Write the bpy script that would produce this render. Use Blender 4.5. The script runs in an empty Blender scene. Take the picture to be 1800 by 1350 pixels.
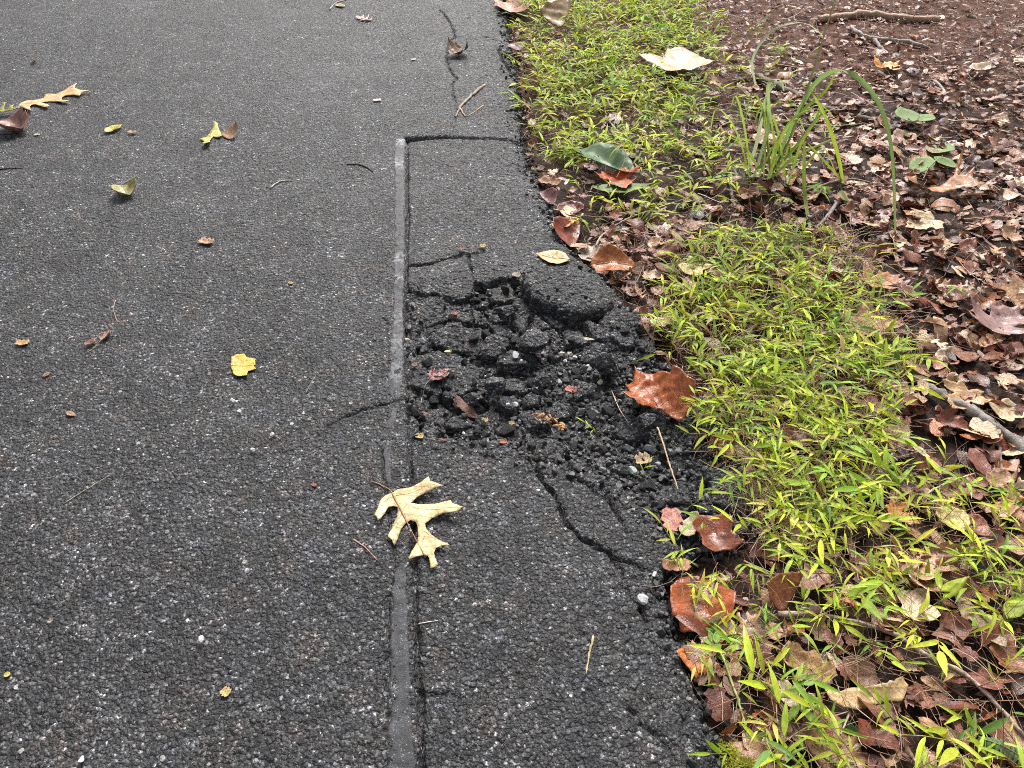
import bpy, math, random
import numpy as np
from mathutils import Vector, Matrix, Euler, geometry

scene = bpy.context.scene
COL = scene.collection
random.seed(7)
RNG = np.random.default_rng(11)

# ------------------------------------------------------------------ camera, sky, sun, exposure
CAM_H = 1.15
PITCH = math.radians(42.0)
LENS = 27.07
cam_d = bpy.data.cameras.new('camera')
cam_d.sensor_width = 36.0
cam_d.lens = LENS
cam_d.clip_start = 0.02
cam_d.clip_end = 500.0
cam = bpy.data.objects.new('camera', cam_d)
COL.objects.link(cam)
cam.location = (0, 0, CAM_H)
cam.rotation_euler = (math.pi / 2 - PITCH, 0, 0)
scene.camera = cam

SUN_EL, SUN_AZ = 46.0, 10.0        # degrees; azimuth measured from +Y towards +X
world = bpy.data.worlds.new('World')
scene.world = world
world.use_nodes = True
wt = world.node_tree
bg = wt.nodes['Background']
sky = wt.nodes.new('ShaderNodeTexSky')
sky.sky_type = 'NISHITA'
sky.sun_disc = False
sky.sun_elevation = math.radians(SUN_EL)
sky.sun_rotation = math.radians(SUN_AZ)
sky.air_density = 1.0
sky.dust_density = 6.0
hs = wt.nodes.new('ShaderNodeHueSaturation')
hs.inputs['Saturation'].default_value = 0.35      # thin overcast
wt.links.new(sky.outputs[0], hs.inputs['Color'])
wt.links.new(hs.outputs[0], bg.inputs['Color'])
bg.inputs['Strength'].default_value = 0.07

sun_d = bpy.data.lights.new('sun', 'SUN')
sun_d.energy = 1.5
sun_d.angle = math.radians(25)
sun_d.color = (1.0, 0.985, 0.96)
sun = bpy.data.objects.new('sun', sun_d)
COL.objects.link(sun)
_e, _a = math.radians(SUN_EL), math.radians(SUN_AZ)
sdir = Vector((math.cos(_e) * math.sin(_a), math.cos(_e) * math.cos(_a), math.sin(_e)))
sun.rotation_euler = sdir.to_track_quat('Z', 'Y').to_euler()
sun.location = (0, 3, 6)

scene.view_settings.view_transform = 'Standard'
scene.view_settings.look = 'None'
scene.view_settings.exposure = 1.6
scene.view_settings.gamma = 1.0
scene.view_settings.use_curve_mapping = False
scene.render.engine = 'CYCLES'
scene.cycles.use_denoising = False
scene.cycles.filter_width = 1.0
scene.cycles.max_bounces = 6
scene.cycles.diffuse_bounces = 3
scene.cycles.glossy_bounces = 2
scene.cycles.transmission_bounces = 4

# ------------------------------------------------------------------ photograph pixel (1800 x 1350) -> point of the place
FPX = 900.0 / (18.0 / LENS)
SP, CP = math.sin(PITCH), math.cos(PITCH)

def ray(px, py):
    xc, yc = (px - 900.0) / FPX, (675.0 - py) / FPX
    return np.array([xc, CP + yc * SP, -SP + yc * CP])

def G(px, py, z=0.0):
    d = ray(px, py)
    t = (z - CAM_H) / d[2]
    return Vector((d[0] * t, d[1] * t, z))

def GY(px, py, Y):
    d = ray(px, py)
    t = Y / d[1]
    return Vector((d[0] * t, Y, CAM_H + d[2] * t))

def GP(pts, z=0.0):
    return np.array([[*G(p[0], p[1], z)[:2]] for p in pts])

# ------------------------------------------------------------------ numpy noise
def _hash(ix, iy, seed):
    h = (ix.astype(np.int64) * 374761393 + iy.astype(np.int64) * 668265263 + seed * 1442695041) & 0xffffffff
    h = ((h ^ (h >> 13)) * 1274126177) & 0xffffffff
    h = ((h ^ (h >> 16)) * 2246822519) & 0xffffffff
    h = h ^ (h >> 15)
    return (h & 0xffffff) / float(0xffffff)

def vnoise(x, y, seed=0):
    ix, iy = np.floor(x), np.floor(y)
    fx, fy = x - ix, y - iy
    fx, fy = fx * fx * (3 - 2 * fx), fy * fy * (3 - 2 * fy)
    a, b = _hash(ix, iy, seed), _hash(ix + 1, iy, seed)
    c, d = _hash(ix, iy + 1, seed), _hash(ix + 1, iy + 1, seed)
    return (a + (b - a) * fx) * (1 - fy) + (c + (d - c) * fx) * fy

def fbm(x, y, seed=0, octv=3):
    s, a, t = 0.0, 1.0, 0.0
    for k in range(octv):
        s = s + a * vnoise(x * 2 ** k + 17.3 * k, y * 2 ** k - 9.1 * k, seed + k)
        t += a
        a *= 0.5
    return s / t

def voro(x, y, seed=0):
    ix, iy = np.floor(x), np.floor(y)
    best = np.full(np.shape(x), 9.0)
    rid = np.zeros(np.shape(x))
    for dx in (-1, 0, 1):
        for dy in (-1, 0, 1):
            cx, cy = ix + dx, iy + dy
            px = cx + 0.15 + 0.7 * _hash(cx, cy, seed)
            py = cy + 0.15 + 0.7 * _hash(cx, cy, seed + 51)
            d = np.hypot(px - x, py - y)
            m = d < best
            best = np.where(m, d, best)
            rid = np.where(m, _hash(cx, cy, seed + 97), rid)
    return best, rid

def sstep(a, b, x):
    t = np.clip((x - a) / (b - a), 0, 1)
    return t * t * (3 - 2 * t)

def line_dist(x, y, pts):
    best = np.full(np.shape(x), 9.0)
    tt = np.zeros(np.shape(x))
    n = len(pts) - 1
    for i in range(n):
        ax, ay = pts[i]
        bx, by = pts[i + 1]
        vx, vy = bx - ax, by - ay
        t = np.clip(((x - ax) * vx + (y - ay) * vy) / (vx * vx + vy * vy + 1e-12), 0, 1)
        d = np.hypot(x - ax - t * vx, y - ay - t * vy)
        m = d < best
        best = np.where(m, d, best)
        tt = np.where(m, (i + t) / n, tt)
    return best, tt

def poly_sd(x, y, pts):
    p = np.vstack([pts, pts[:1]])
    d, _ = line_dist(x, y, p)
    ins = np.zeros(np.shape(x), bool)
    for i in range(len(pts)):
        ax, ay = p[i]
        bx, by = p[i + 1]
        c = ((ay > y) != (by > y)) & (x < (bx - ax) * (y - ay) / (by - ay + 1e-12) + ax)
        ins ^= c
    return np.where(ins, d, -d)

# ------------------------------------------------------------------ mesh helpers
def mesh_np(name, V, F, mat=None, smooth=True, attrs=None):
    """V (n,3); F (m,3|4) array"""
    V = np.asarray(V, np.float32)
    F = np.asarray(F, np.int32)
    me = bpy.data.meshes.new(name)
    k = F.shape[1]
    me.vertices.add(len(V))
    me.vertices.foreach_set('co', V.ravel())
    me.loops.add(F.size)
    me.loops.foreach_set('vertex_index', F.ravel())
    me.polygons.add(len(F))
    me.polygons.foreach_set('loop_start', np.arange(0, F.size, k, dtype=np.int32))
    me.polygons.foreach_set('loop_total', np.full(len(F), k, np.int32))
    me.polygons.foreach_set('use_smooth', np.full(len(F), smooth, bool))
    me.update(calc_edges=True)
    if attrs:
        for an, (ty, data) in attrs.items():
            at = me.attributes.new(an, ty, 'POINT')
            key = {'FLOAT': 'value', 'FLOAT_VECTOR': 'vector', 'FLOAT_COLOR': 'color'}[ty]
            at.data.foreach_set(key, np.asarray(data, np.float32).ravel())
    if mat:
        me.materials.append(mat)
    return me

def link(name, data, parent=None, loc=None, kind=None):
    o = bpy.data.objects.new(name, data)
    COL.objects.link(o)
    if parent is not None:
        o.parent = parent
    if loc is not None:
        o.location = loc
    if kind:
        o['kind'] = kind
    return o

def tag(o, label, cat, group=None, kind=None):
    o['label'] = label
    o['category'] = cat
    if group:
        o['group'] = group
    if kind:
        o['kind'] = kind
    return o

def tube(pts, radii, sides=6, cap=True):
    pts = [Vector(p) for p in pts]
    n = len(pts)
    V, F = [], []
    for i, p in enumerate(pts):
        d = (pts[min(i + 1, n - 1)] - pts[max(i - 1, 0)])
        d = d.normalized() if d.length > 1e-9 else Vector((0, 1, 0))
        s = d.cross(Vector((0, 0, 1)))
        s = s.normalized() if s.length > 1e-3 else Vector((1, 0, 0))
        u = s.cross(d)
        for k in range(sides):
            a = 2 * math.pi * k / sides
            V.append(p + (s * math.cos(a) + u * math.sin(a)) * radii[i])
    for i in range(n - 1):
        for k in range(sides):
            a, b = i * sides + k, i * sides + (k + 1) % sides
            F.append((a, b, b + sides, a + sides))
    if cap:
        c0, c1 = len(V), len(V) + 1
        V += [pts[0], pts[-1]]
        for k in range(sides):
            F.append((c0, (k + 1) % sides, k, k))
            q = (n - 1) * sides
            F.append((c1, q + k, q + (k + 1) % sides, q + (k + 1) % sides))
    T = []
    for f in F:
        T.append((f[0], f[1], f[2]))
        if f[3] != f[2]:
            T.append((f[0], f[2], f[3]))
    return np.array([list(v) for v in V]), np.array(T)

def spline(pts, n):
    """Catmull-Rom through 3D points"""
    P = [np.array(p, float) for p in pts]
    P = [2 * P[0] - P[1]] + P + [2 * P[-1] - P[-2]]
    out = []
    m = len(P) - 3
    for k in range(n):
        t = k / (n - 1) * m
        i = min(int(t), m - 1)
        f = t - i
        a, b, c, d = P[i:i + 4]
        out.append(0.5 * (2 * b + (c - a) * f + (2 * a - 5 * b + 4 * c - d) * f * f + (3 * b - a - 3 * c + d) * f ** 3))
    return out

# ------------------------------------------------------------------ materials
class NT:
    def __init__(self, name):
        self.mat = bpy.data.materials.new(name)
        self.mat.use_nodes = True
        self.t = self.mat.node_tree
        self.p = self.t.nodes['Principled BSDF']
        self.out = self.t.nodes['Material Output']
    def n(self, typ, props=None, **ins):
        nd = self.t.nodes.new('ShaderNode' + typ)
        for k, v in (props or {}).items():
            setattr(nd, k, v)
        for k, v in ins.items():
            key = int(k[1:]) if k[0] == 'i' and k[1:].isdigit() else k.replace('_', ' ')
            self.s(nd.inputs[key], v)
        return nd
    def s(self, sock, v):
        if isinstance(v, bpy.types.NodeSocket):
            self.t.links.new(v, sock)
        else:
            sock.default_value = v
    def math(self, op, a, b=0.0, c=0.0, clamp=False):
        nd = self.n('Math', {'operation': op, 'use_clamp': clamp}, i0=a, i1=b, i2=c)
        return nd.outputs[0]
    def mix(self, f, a, b, blend='MIX'):
        nd = self.t.nodes.new('ShaderNodeMix')
        nd.data_type = 'RGBA'
        nd.blend_type = blend
        self.s(nd.inputs[0], f)
        self.s(nd.inputs[6], a)
        self.s(nd.inputs[7], b)
        return nd.outputs[2]
    def ramp(self, f, stops, interp='LINEAR'):
        nd = self.t.nodes.new('ShaderNodeValToRGB')
        r = nd.color_ramp
        r.interpolation = interp
        while len(r.elements) < len(stops):
            r.elements.new(0.5)
        for e, (p, c) in zip(r.elements, stops):
            e.position = p
            e.color = (c, c, c, 1) if not isinstance(c, tuple) else (*c, 1)
        self.s(nd.inputs[0], f)
        return nd.outputs[0]
    def noise(self, vec, scale, detail=2.0, rough=0.5):
        return self.n('TexNoise', None, Vector=vec, Scale=scale, Detail=detail, Roughness=rough).outputs['Fac']
    def vor(self, vec, scale, feature='F1'):
        return self.n('TexVoronoi', {'feature': feature}, Vector=vec, Scale=scale)
    def sep(self, c):
        return self.n('SeparateColor', None, Color=c).outputs
    def bump(self, h, dist, strength=1.0, normal=None):
        nd = self.n('Bump', None, Height=h, Distance=dist, Strength=strength)
        if normal is not None:
            self.s(nd.inputs['Normal'], normal)
        return nd.outputs[0]
    def done(self, col, rough, normal=None, spec=0.5):
        self.s(self.p.inputs['Base Color'], col)
        self.s(self.p.inputs['Roughness'], rough)
        self.s(self.p.inputs['Specular IOR Level'], spec)
        if normal is not None:
            self.s(self.p.inputs['Normal'], normal)
        return self.mat

def mat_asphalt(name, dark=1.0, fleck=1.0, warm=0.0):
    m = NT(name)
    co = m.n('TexCoord').outputs['Object']
    warp = m.n('TexNoise', None, Vector=co, Scale=160.0, Detail=1.0)
    cow = m.n('VectorMath', {'operation': 'MULTIPLY_ADD'}, i0=warp.outputs['Color'], i1=(0.004, 0.004, 0.004), i2=co).outputs[0]
    v1 = m.vor(cow, 150.0)
    v2 = m.vor(cow, 310.0)
    v3 = m.vor(cow, 95.0)
    r1 = m.sep(v1.outputs['Color'])[0]
    r2 = m.sep(v2.outputs['Color'])[1]
    r3 = m.sep(v3.outputs['Color'])[2]
    base = m.ramp(r1, [(0.0, 0.013), (0.45, 0.027), (0.75, 0.046), (0.93, 0.080), (1.0, 0.15)])
    fine = m.ramp(r2, [(0.0, 0.35), (0.6, 0.85), (0.87, 1.5), (0.96, 3.2), (1.0, 5.5)])
    col = m.mix(1.0, base, fine, 'MULTIPLY')
    v4 = m.vor(cow, 62.0)
    r4 = m.sep(v4.outputs['Color'])[1]
    col = m.mix(1.0, col, m.ramp(r4, [(0.0, 0.7), (0.5, 0.95), (0.85, 1.25), (1.0, 1.7)]), 'MULTIPLY')
    # patchy wear: brown fines, bluish bitumen
    big = m.noise(co, 7.0, 6.0, 0.68)
    big2 = m.noise(co, 13.0, 4.0, 0.65)
    tint = m.ramp(big2, [(0.32, (0.80, 0.82, 0.98)), (0.5, (0.98, 0.98, 1.02)), (0.60, (1.12, 1.02, 1.0)), (0.70, (1.30, 1.04, 0.95))])
    col = m.mix(1.0, col, tint, 'MULTIPLY')
    lev = m.ramp(big, [(0.28, 0.45 * dark), (0.5, 0.9 * dark), (0.72, 1.5 * dark)])
    col = m.mix(1.0, col, lev, 'MULTIPLY')
    # exposed pale stones
    isf = m.math('GREATER_THAN', r3, 0.968)
    rad = m.math('LESS_THAN', v3.outputs['Distance'], m.math('MULTIPLY', m.sep(v3.outputs['Color'])[0], 0.42))
    f = m.math('MULTIPLY', m.math('MULTIPLY', isf, rad), 0.85 * fleck)
    pale = m.ramp(m.sep(v3.outputs['Color'])[1], [(0.0, (0.20, 0.19, 0.18)), (0.6, (0.30, 0.29, 0.28)), (0.8, (0.26, 0.21, 0.18)), (1.0, (0.50, 0.49, 0.48))])
    col = m.mix(f, col, pale)
    dust = m.n('Attribute', {'attribute_name': 'dust'}).outputs['Fac']
    dn = m.ramp(m.noise(co, 120.0, 4.0, 0.8), [(0.48, 0.0), (0.68, 0.55)])
    col = m.mix(m.math('MULTIPLY', dust, dn, clamp=True), col, (0.20, 0.20, 0.215, 1))
    # relief of the stones
    h1 = m.math('SUBTRACT', 1.0, m.math('POWER', v1.outputs['Distance'], 2.0))
    h1 = m.math('MULTIPLY', h1, m.math('ADD', 0.4, r1))
    h2 = m.math('MULTIPLY', m.math('SUBTRACT', 1.0, v2.outputs['Distance']), 0.35)
    h = m.math('ADD', m.math('ADD', h1, h2), m.math('MULTIPLY', m.math('SUBTRACT', 1.0, v4.outputs['Distance']), m.math('MULTIPLY', r4, 0.45)))
    nrm = m.bump(h, 0.005, 1.0)
    ro = m.ramp(m.noise(co, 90.0, 3.0), [(0.3, 0.45), (0.7, 0.8)])
    return m.done(col, ro, nrm, 0.40)

M = {}
M['asphalt'] = mat_asphalt('asphalt')
M['lump'] = mat_asphalt('asphalt_lump', 1.05, 0.4)
M['chunk'] = mat_asphalt('asphalt_chunk', 1.45, 0.6)

def mat_simple(name, c1, c2, scale, rough=0.7, bump=0.002, bscale=None, spec=0.4, detail=4.0):
    m = NT(name)
    co = m.n('TexCoord').outputs['Object']
    nz = m.noise(co, scale, detail, 0.6)
    col = m.ramp(nz, [(0.3, c1), (0.7, c2)])
    nb = m.noise(co, bscale or scale * 3, 4.0, 0.65)
    return m.done(col, rough, m.bump(nb, bump, 1.0), spec)

def mat_sealant():
    m = NT('sealant')
    co = m.n('TexCoord').outputs['Object']
    a = m.noise(co, 30.0, 5.0, 0.7)
    b = m.noise(co, 500.0, 3.0, 0.7)
    col = m.ramp(a, [(0.3, (0.022, 0.022, 0.025)), (0.55, (0.050, 0.050, 0.056)), (0.75, (0.088, 0.088, 0.097))])
    col = m.mix(0.55, col, m.ramp(b, [(0.35, 0.2), (0.65, 1.7)]), 'MULTIPLY')
    dust = m.n('Attribute', {'attribute_name': 'dust'}).outputs['Fac']
    dn = m.ramp(m.noise(co, 140.0, 4.0, 0.7), [(0.4, 0.0), (0.6, 1.0)])
    col = m.mix(m.math('MULTIPLY', dust, dn, clamp=True), col, (0.42, 0.42, 0.44, 1))
    v = m.vor(co, 420.0)
    isf = m.math('MULTIPLY', m.math('GREATER_THAN', m.sep(v.outputs['Color'])[0], 0.90), m.math('LESS_THAN', v.outputs['Distance'], 0.4))
    col = m.mix(isf, col, (0.22, 0.22, 0.22, 1))
    hol = m.ramp(m.noise(co, 55.0, 5.0, 0.75), [(0.40, 0.85), (0.50, 0.0)])
    col = m.mix(hol, col, (0.020, 0.020, 0.021, 1))
    return m.done(col, 0.6, m.bump(m.math('ADD', b, m.noise(co, 70.0, 3.0)), 0.0016, 1.0), 0.4)
M['sealant'] = mat_sealant()

def mat_soil():
    m = NT('soil')
    co = m.n('TexCoord').outputs['Object']
    far = m.n('SeparateXYZ', None, Vector=co).outputs[1]
    red = m.ramp(m.math('ADD', m.math('MULTIPLY', far, 0.2), m.math('MULTIPLY', m.math('SUBTRACT', m.noise(co, 3.0, 3.0), 0.5), 0.3)), [(0.5, 0.0), (0.68, 1.0)])
    n1 = m.noise(co, 60.0, 6.0, 0.75)
    dark = m.ramp(n1, [(0.3, (0.012, 0.007, 0.005)), (0.5, (0.032, 0.017, 0.011)), (0.75, (0.10, 0.055, 0.036))])
    rc = m.ramp(n1, [(0.3, (0.03, 0.010, 0.006)), (0.55, (0.10, 0.035, 0.018)), (0.8, (0.22, 0.085, 0.045))])
    col = m.mix(red, dark, rc)
    return m.done(col, 0.85, m.bump(n1, 0.01, 1.0), 0.3)
M['soil'] = mat_soil()

def mat_leaf(name, source, gloss=0.38, green=False):
    """dead or living leaf: colour from the object or from the vertex colour, veins and blotches from leaf coordinates"""
    m = NT(name)
    luv = m.n('Attribute', {'attribute_name': 'luv'}).outputs['Vector']
    oi = m.n('ObjectInfo')
    if source == 'object':
        c = oi.outputs['Color']
    else:
        c = m.n('Attribute', {'attribute_name': 'Col'}).outputs['Color']
    co = m.n('TexCoord').outputs['Object']
    off = m.n('VectorMath', {'operation': 'ADD'}, i0=luv, i1=m.n('CombineXYZ', None, X=m.math('MULTIPLY', oi.outputs['Random'], 37.0), Y=m.math('MULTIPLY', oi.outputs['Random'], 91.0)).outputs[0]).outputs[0]
    if source != 'object':
        off = m.n('VectorMath', {'operation': 'ADD'}, i0=luv, i1=m.n('VectorMath', {'operation': 'SCALE'}, i0=co, Scale=3.0).outputs[0]).outputs[0]
    sx = m.n('SeparateXYZ', None, Vector=luv).outputs
    av = m.math('ABSOLUTE', sx[1])
    st = m.math('FRACT', m.math('MULTIPLY', m.math('SUBTRACT', sx[0], m.math('MULTIPLY', av, 0.75)), 7.0))
    vein = m.math('GREATER_THAN', m.math('ABSOLUTE', m.math('SUBTRACT', st, 0.5)), 0.455)
    mid = m.math('LESS_THAN', av, 0.012)
    vv = m.math('MAXIMUM', vein, mid)
    blo = m.noise(off, 5.0, 5.0, 0.65)
    fine = m.noise(off, 15.0, 4.0, 0.6)
    if green:
        k1 = m.mix(1.0, c, m.ramp(blo, [(0.3, 0.7), (0.7, 1.2)]), 'MULTIPLY')
        col = m.mix(m.math('MULTIPLY', vv, 0.35), k1, m.mix(1.0, k1, (1.6, 1.6, 1.8, 1), 'MULTIPLY'))
    else:
        k1 = m.mix(1.0, c, m.ramp(blo, [(0.28, (0.42, 0.33, 0.28)), (0.5, (0.95, 0.9, 0.85)), (0.72, (1.25, 1.22, 1.15))]), 'MULTIPLY')
        k1 = m.mix(1.0, k1, m.ramp(fine, [(0.3, 0.7), (0.6, 1.1)]), 'MULTIPLY')
        col = m.mix(m.math('MULTIPLY', vv, 0.45), k1, m.mix(1.0, k1, (0.5, 0.42, 0.38, 1), 'MULTIPLY'))
    vr = m.n('TexVoronoi', {'feature': 'DISTANCE_TO_EDGE'}, Vector=off, Scale=26.0).outputs['Distance']
    ret = m.ramp(vr, [(0.0, 0.0), (0.12, 1.0)])
    if not green:
        col = m.mix(0.3, col, m.mix(1.0, col, ret, 'MULTIPLY'))
    h = m.math('ADD', m.math('MULTIPLY', ret, 0.10), 0.0)
    h = m.math('ADD', h, m.math('MULTIPLY', vv, 0.5)) if green else m.math('ADD', m.math('ADD', h, m.math('MULTIPLY', vv, -0.5)), m.math('ADD', m.math('MULTIPLY', fine, 0.9), blo))
    nrm = m.bump(h, 0.0005 if green else 0.0011, 0.5 if green else 0.9)
    ro = m.ramp(m.noise(off, 3.2, 5.0, 0.7), [(0.40, gloss + 0.35), (0.58, gloss)])
    mat = m.done(col, ro, nrm, 0.55)
    tr = m.n('BsdfTranslucent', None, Color=col)
    mx = m.n('MixShader', None, Fac=0.45 if green else 0.15)
    m.t.links.new(m.p.outputs[0], mx.inputs[1])
    m.t.links.new(tr.outputs[0], mx.inputs[2])
    m.t.links.new(mx.outputs[0], m.out.inputs['Surface'])
    return mat
M['leaf'] = mat_leaf('dead_leaf', 'object', 0.32)
M['wetleaf'] = mat_leaf('wet_dead_leaf', 'object', 0.14)
M['litter'] = mat_leaf('litter_leaf', 'vertex', 0.18)
M['green'] = mat_leaf('green_leaf', 'object', 0.42, True)
M['greenmass'] = mat_leaf('green_mass', 'vertex', 0.45, True)

def mat_vcol(name, rough=0.6):
    m = NT(name)
    c = m.n('Attribute', {'attribute_name': 'Col'}).outputs['Color']
    co = m.n('TexCoord').outputs['Object']
    col = m.mix(1.0, c, m.ramp(m.noise(co, 130.0, 3.0, 0.6), [(0.3, 0.55), (0.7, 1.3)]), 'MULTIPLY')
    return m.done(col, rough, m.bump(m.noise(co, 400.0, 2.0), 0.0006, 0.8), 0.45)
M['vcol'] = mat_vcol('dry_stem')

def mat_objcol(name, rough=0.65, scale=120.0, lo=0.45, hi=1.35, bump=0.0012):
    m = NT(name)
    oi = m.n('ObjectInfo')
    co = m.n('TexCoord').outputs['Object']
    nz = m.noise(co, scale, 5.0, 0.7)
    col = m.mix(1.0, oi.outputs['Color'], m.ramp(nz, [(0.3, lo), (0.7, hi)]), 'MULTIPLY')
    return m.done(col, rough, m.bump(m.noise(co, scale * 2, 4.0, 0.7), bump, 1.0), 0.45)
M['bark'] = mat_objcol('bark', 0.7, 90.0, 0.4, 1.4, 0.003)
M['stone'] = mat_objcol('stone', 0.6, 260.0, 0.75, 1.2, 0.0012)
M['stem'] = mat_objcol('green_stem', 0.5, 60.0, 0.7, 1.2, 0.0004)

# ------------------------------------------------------------------ road shape
EDGE = [(872, -140), (880, -80), (888, 0), (894, 60), (903, 110), (912, 170), (916, 240), (936, 300), (962, 350), (985, 395), (1012, 440), (1052, 468),
        (1088, 500), (1110, 545), (1128, 590), (1160, 625), (1205, 660), (1232, 720), (1262, 780), (1305, 830), (1335, 880), (1318, 930), (1235, 965),
        (1168, 1000), (1170, 1040), (1186, 1090), (1202, 1140), (1227, 1190), (1250, 1240), (1266, 1300), (1275, 1350), (1290, 1450), (1300, 1560)]
_ed = GP(EDGE)[::-1]
CRACK = [(714, 236), (714, 300), (715, 380), (713, 480), (711, 560), (713, 640), (714, 697), (718, 760), (720, 830), (722, 900), (726, 1000), (728, 1061),
         (729, 1105), (734, 1174), (736, 1240), (738, 1300), (740, 1350), (744, 1450), (748, 1560)]
_ck = GP(CRACK)[::-1]
SEAM = GP([(714, 241), (740, 240), (780, 239), (820, 241), (860, 242), (900, 245), (925, 252)])

def cx_of(y):
    return np.interp(y, _ck[:, 1], _ck[:, 0])

def edge_s(x, y):
    xe = np.interp(y, _ed[:, 1], _ed[:, 0], left=_ed[0, 0], right=_ed[-1, 0] - 0.02)
    j = (fbm(x * 28, y * 28, 5, 3) - 0.5) * 0.03 + (vnoise(x * 110, y * 110, 6) - 0.5) * 0.012
    return (xe - x) * 0.92 + j

CRACKS = [  # polyline, half width m, depth m
    ([(773, 17), (785, 30), (795, 47), (800, 63), (787, 77), (785, 100), (788, 117), (803, 140), (793, 147), (795, 163), (803, 183), (800, 207), (792, 230), (795, 241)], 0.0042, 0.012),
    ([(796, 47), (820, 33), (847, 17), (860, 0)], 0.003, 0.005),
    ([(878, 83), (883, 103), (893, 117), (902, 130)], 0.007, 0.02),
    ([(850, 64), (868, 68), (887, 76)], 0.004, 0.01),
    ([(714, 697), (678, 709), (650, 715), (623, 725), (600, 733), (560, 762)], 0.0028, 0.010),
    ([(716, 467), (755, 460), (790, 450), (812, 446), (850, 440)], 0.0045, 0.012),
    ([(928, 800), (938, 812), (952, 839), (965, 855), (983, 880), (987, 897), (998, 919), (1020, 943), (1047, 959), (1073, 974), (1084, 990), (1093, 1014), (1102, 1041), (1122, 1063)], 0.0034, 0.017),
    ([(1073, 974), (1100, 985), (1140, 1000)], 0.005, 0.012),
    ([(683, 890), (688, 960), (694, 1010), (684, 1060), (683, 1120), (682, 1183), (679, 1260), (676, 1350), (672, 1450)], 0.0032, 0.008),
    ([(730, 1205), (750, 1222), (790, 1218), (830, 1222)], 0.004, 0.007),
    ([(672, 790), (672, 830), (680, 880)], 0.003, 0.008),
    ([(676, 560), (683, 590), (680, 640), (682, 690)], 0.0028, 0.005),
]
CRACKS += [([(822, 446), (826, 470), (836, 500)], 0.0035, 0.014), ([(836, 500), (870, 492), (912, 486)], 0.0035, 0.014), ([(990, 812), (1030, 850), (1075, 880), (1100, 930)], 0.003, 0.01), ([(1050, 843), (1085, 900), (1110, 950)], 0.003, 0.009),
           ([(1122, 1063), (1140, 1110), (1165, 1150)], 0.003, 0.01), ([(1110, 1240), (1125, 1275), (1160, 1290), (1180, 1320)], 0.003, 0.009), ([(560, 762), (520, 790), (470, 800)], 0.0022, 0.004), ([(1000, 1180), (1060, 1200), (1120, 1230)], 0.002, 0.004)]
CRACKS = [(GP(p), w, d) for p, w, d in CRACKS]
HOLE = GP([(715, 508), (770, 512), (800, 524), (828, 516), (836, 496), (872, 486), (908, 492), (950, 520), (1060, 520), (1095, 560), (1130, 600), (1165, 630),
           (1205, 655), (1240, 720), (1310, 830), (1340, 885), (1310, 940), (1210, 962), (1160, 935), (1128, 880), (1075, 842), (1010, 818), (940, 806), (890, 786),
           (800, 770), (716, 764)])
HC = HOLE.mean(0)
DUST = [((560, 155), 0.16, 0.8), ((575, 115), 0.1, 0.5), ((700, 170), 0.06, 0.9), ((730, 225), 0.06, 0.6), ((705, 245), 0.035, 1.0), ((650, 330), 0.12, 0.4),
        ((230, 10), 0.12, 0.7), ((480, 40), 0.2, 0.4), ((210, 745), 0.028, 0.8), ((625, 110), 0.15, 0.4), ((560, 320), 0.1, 0.45), ((470, 100), 0.15, 0.4)]

def road_base(x, y):
    return (fbm(x * 1.7, y * 1.7, 3, 3) - 0.5) * 0.012

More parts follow.
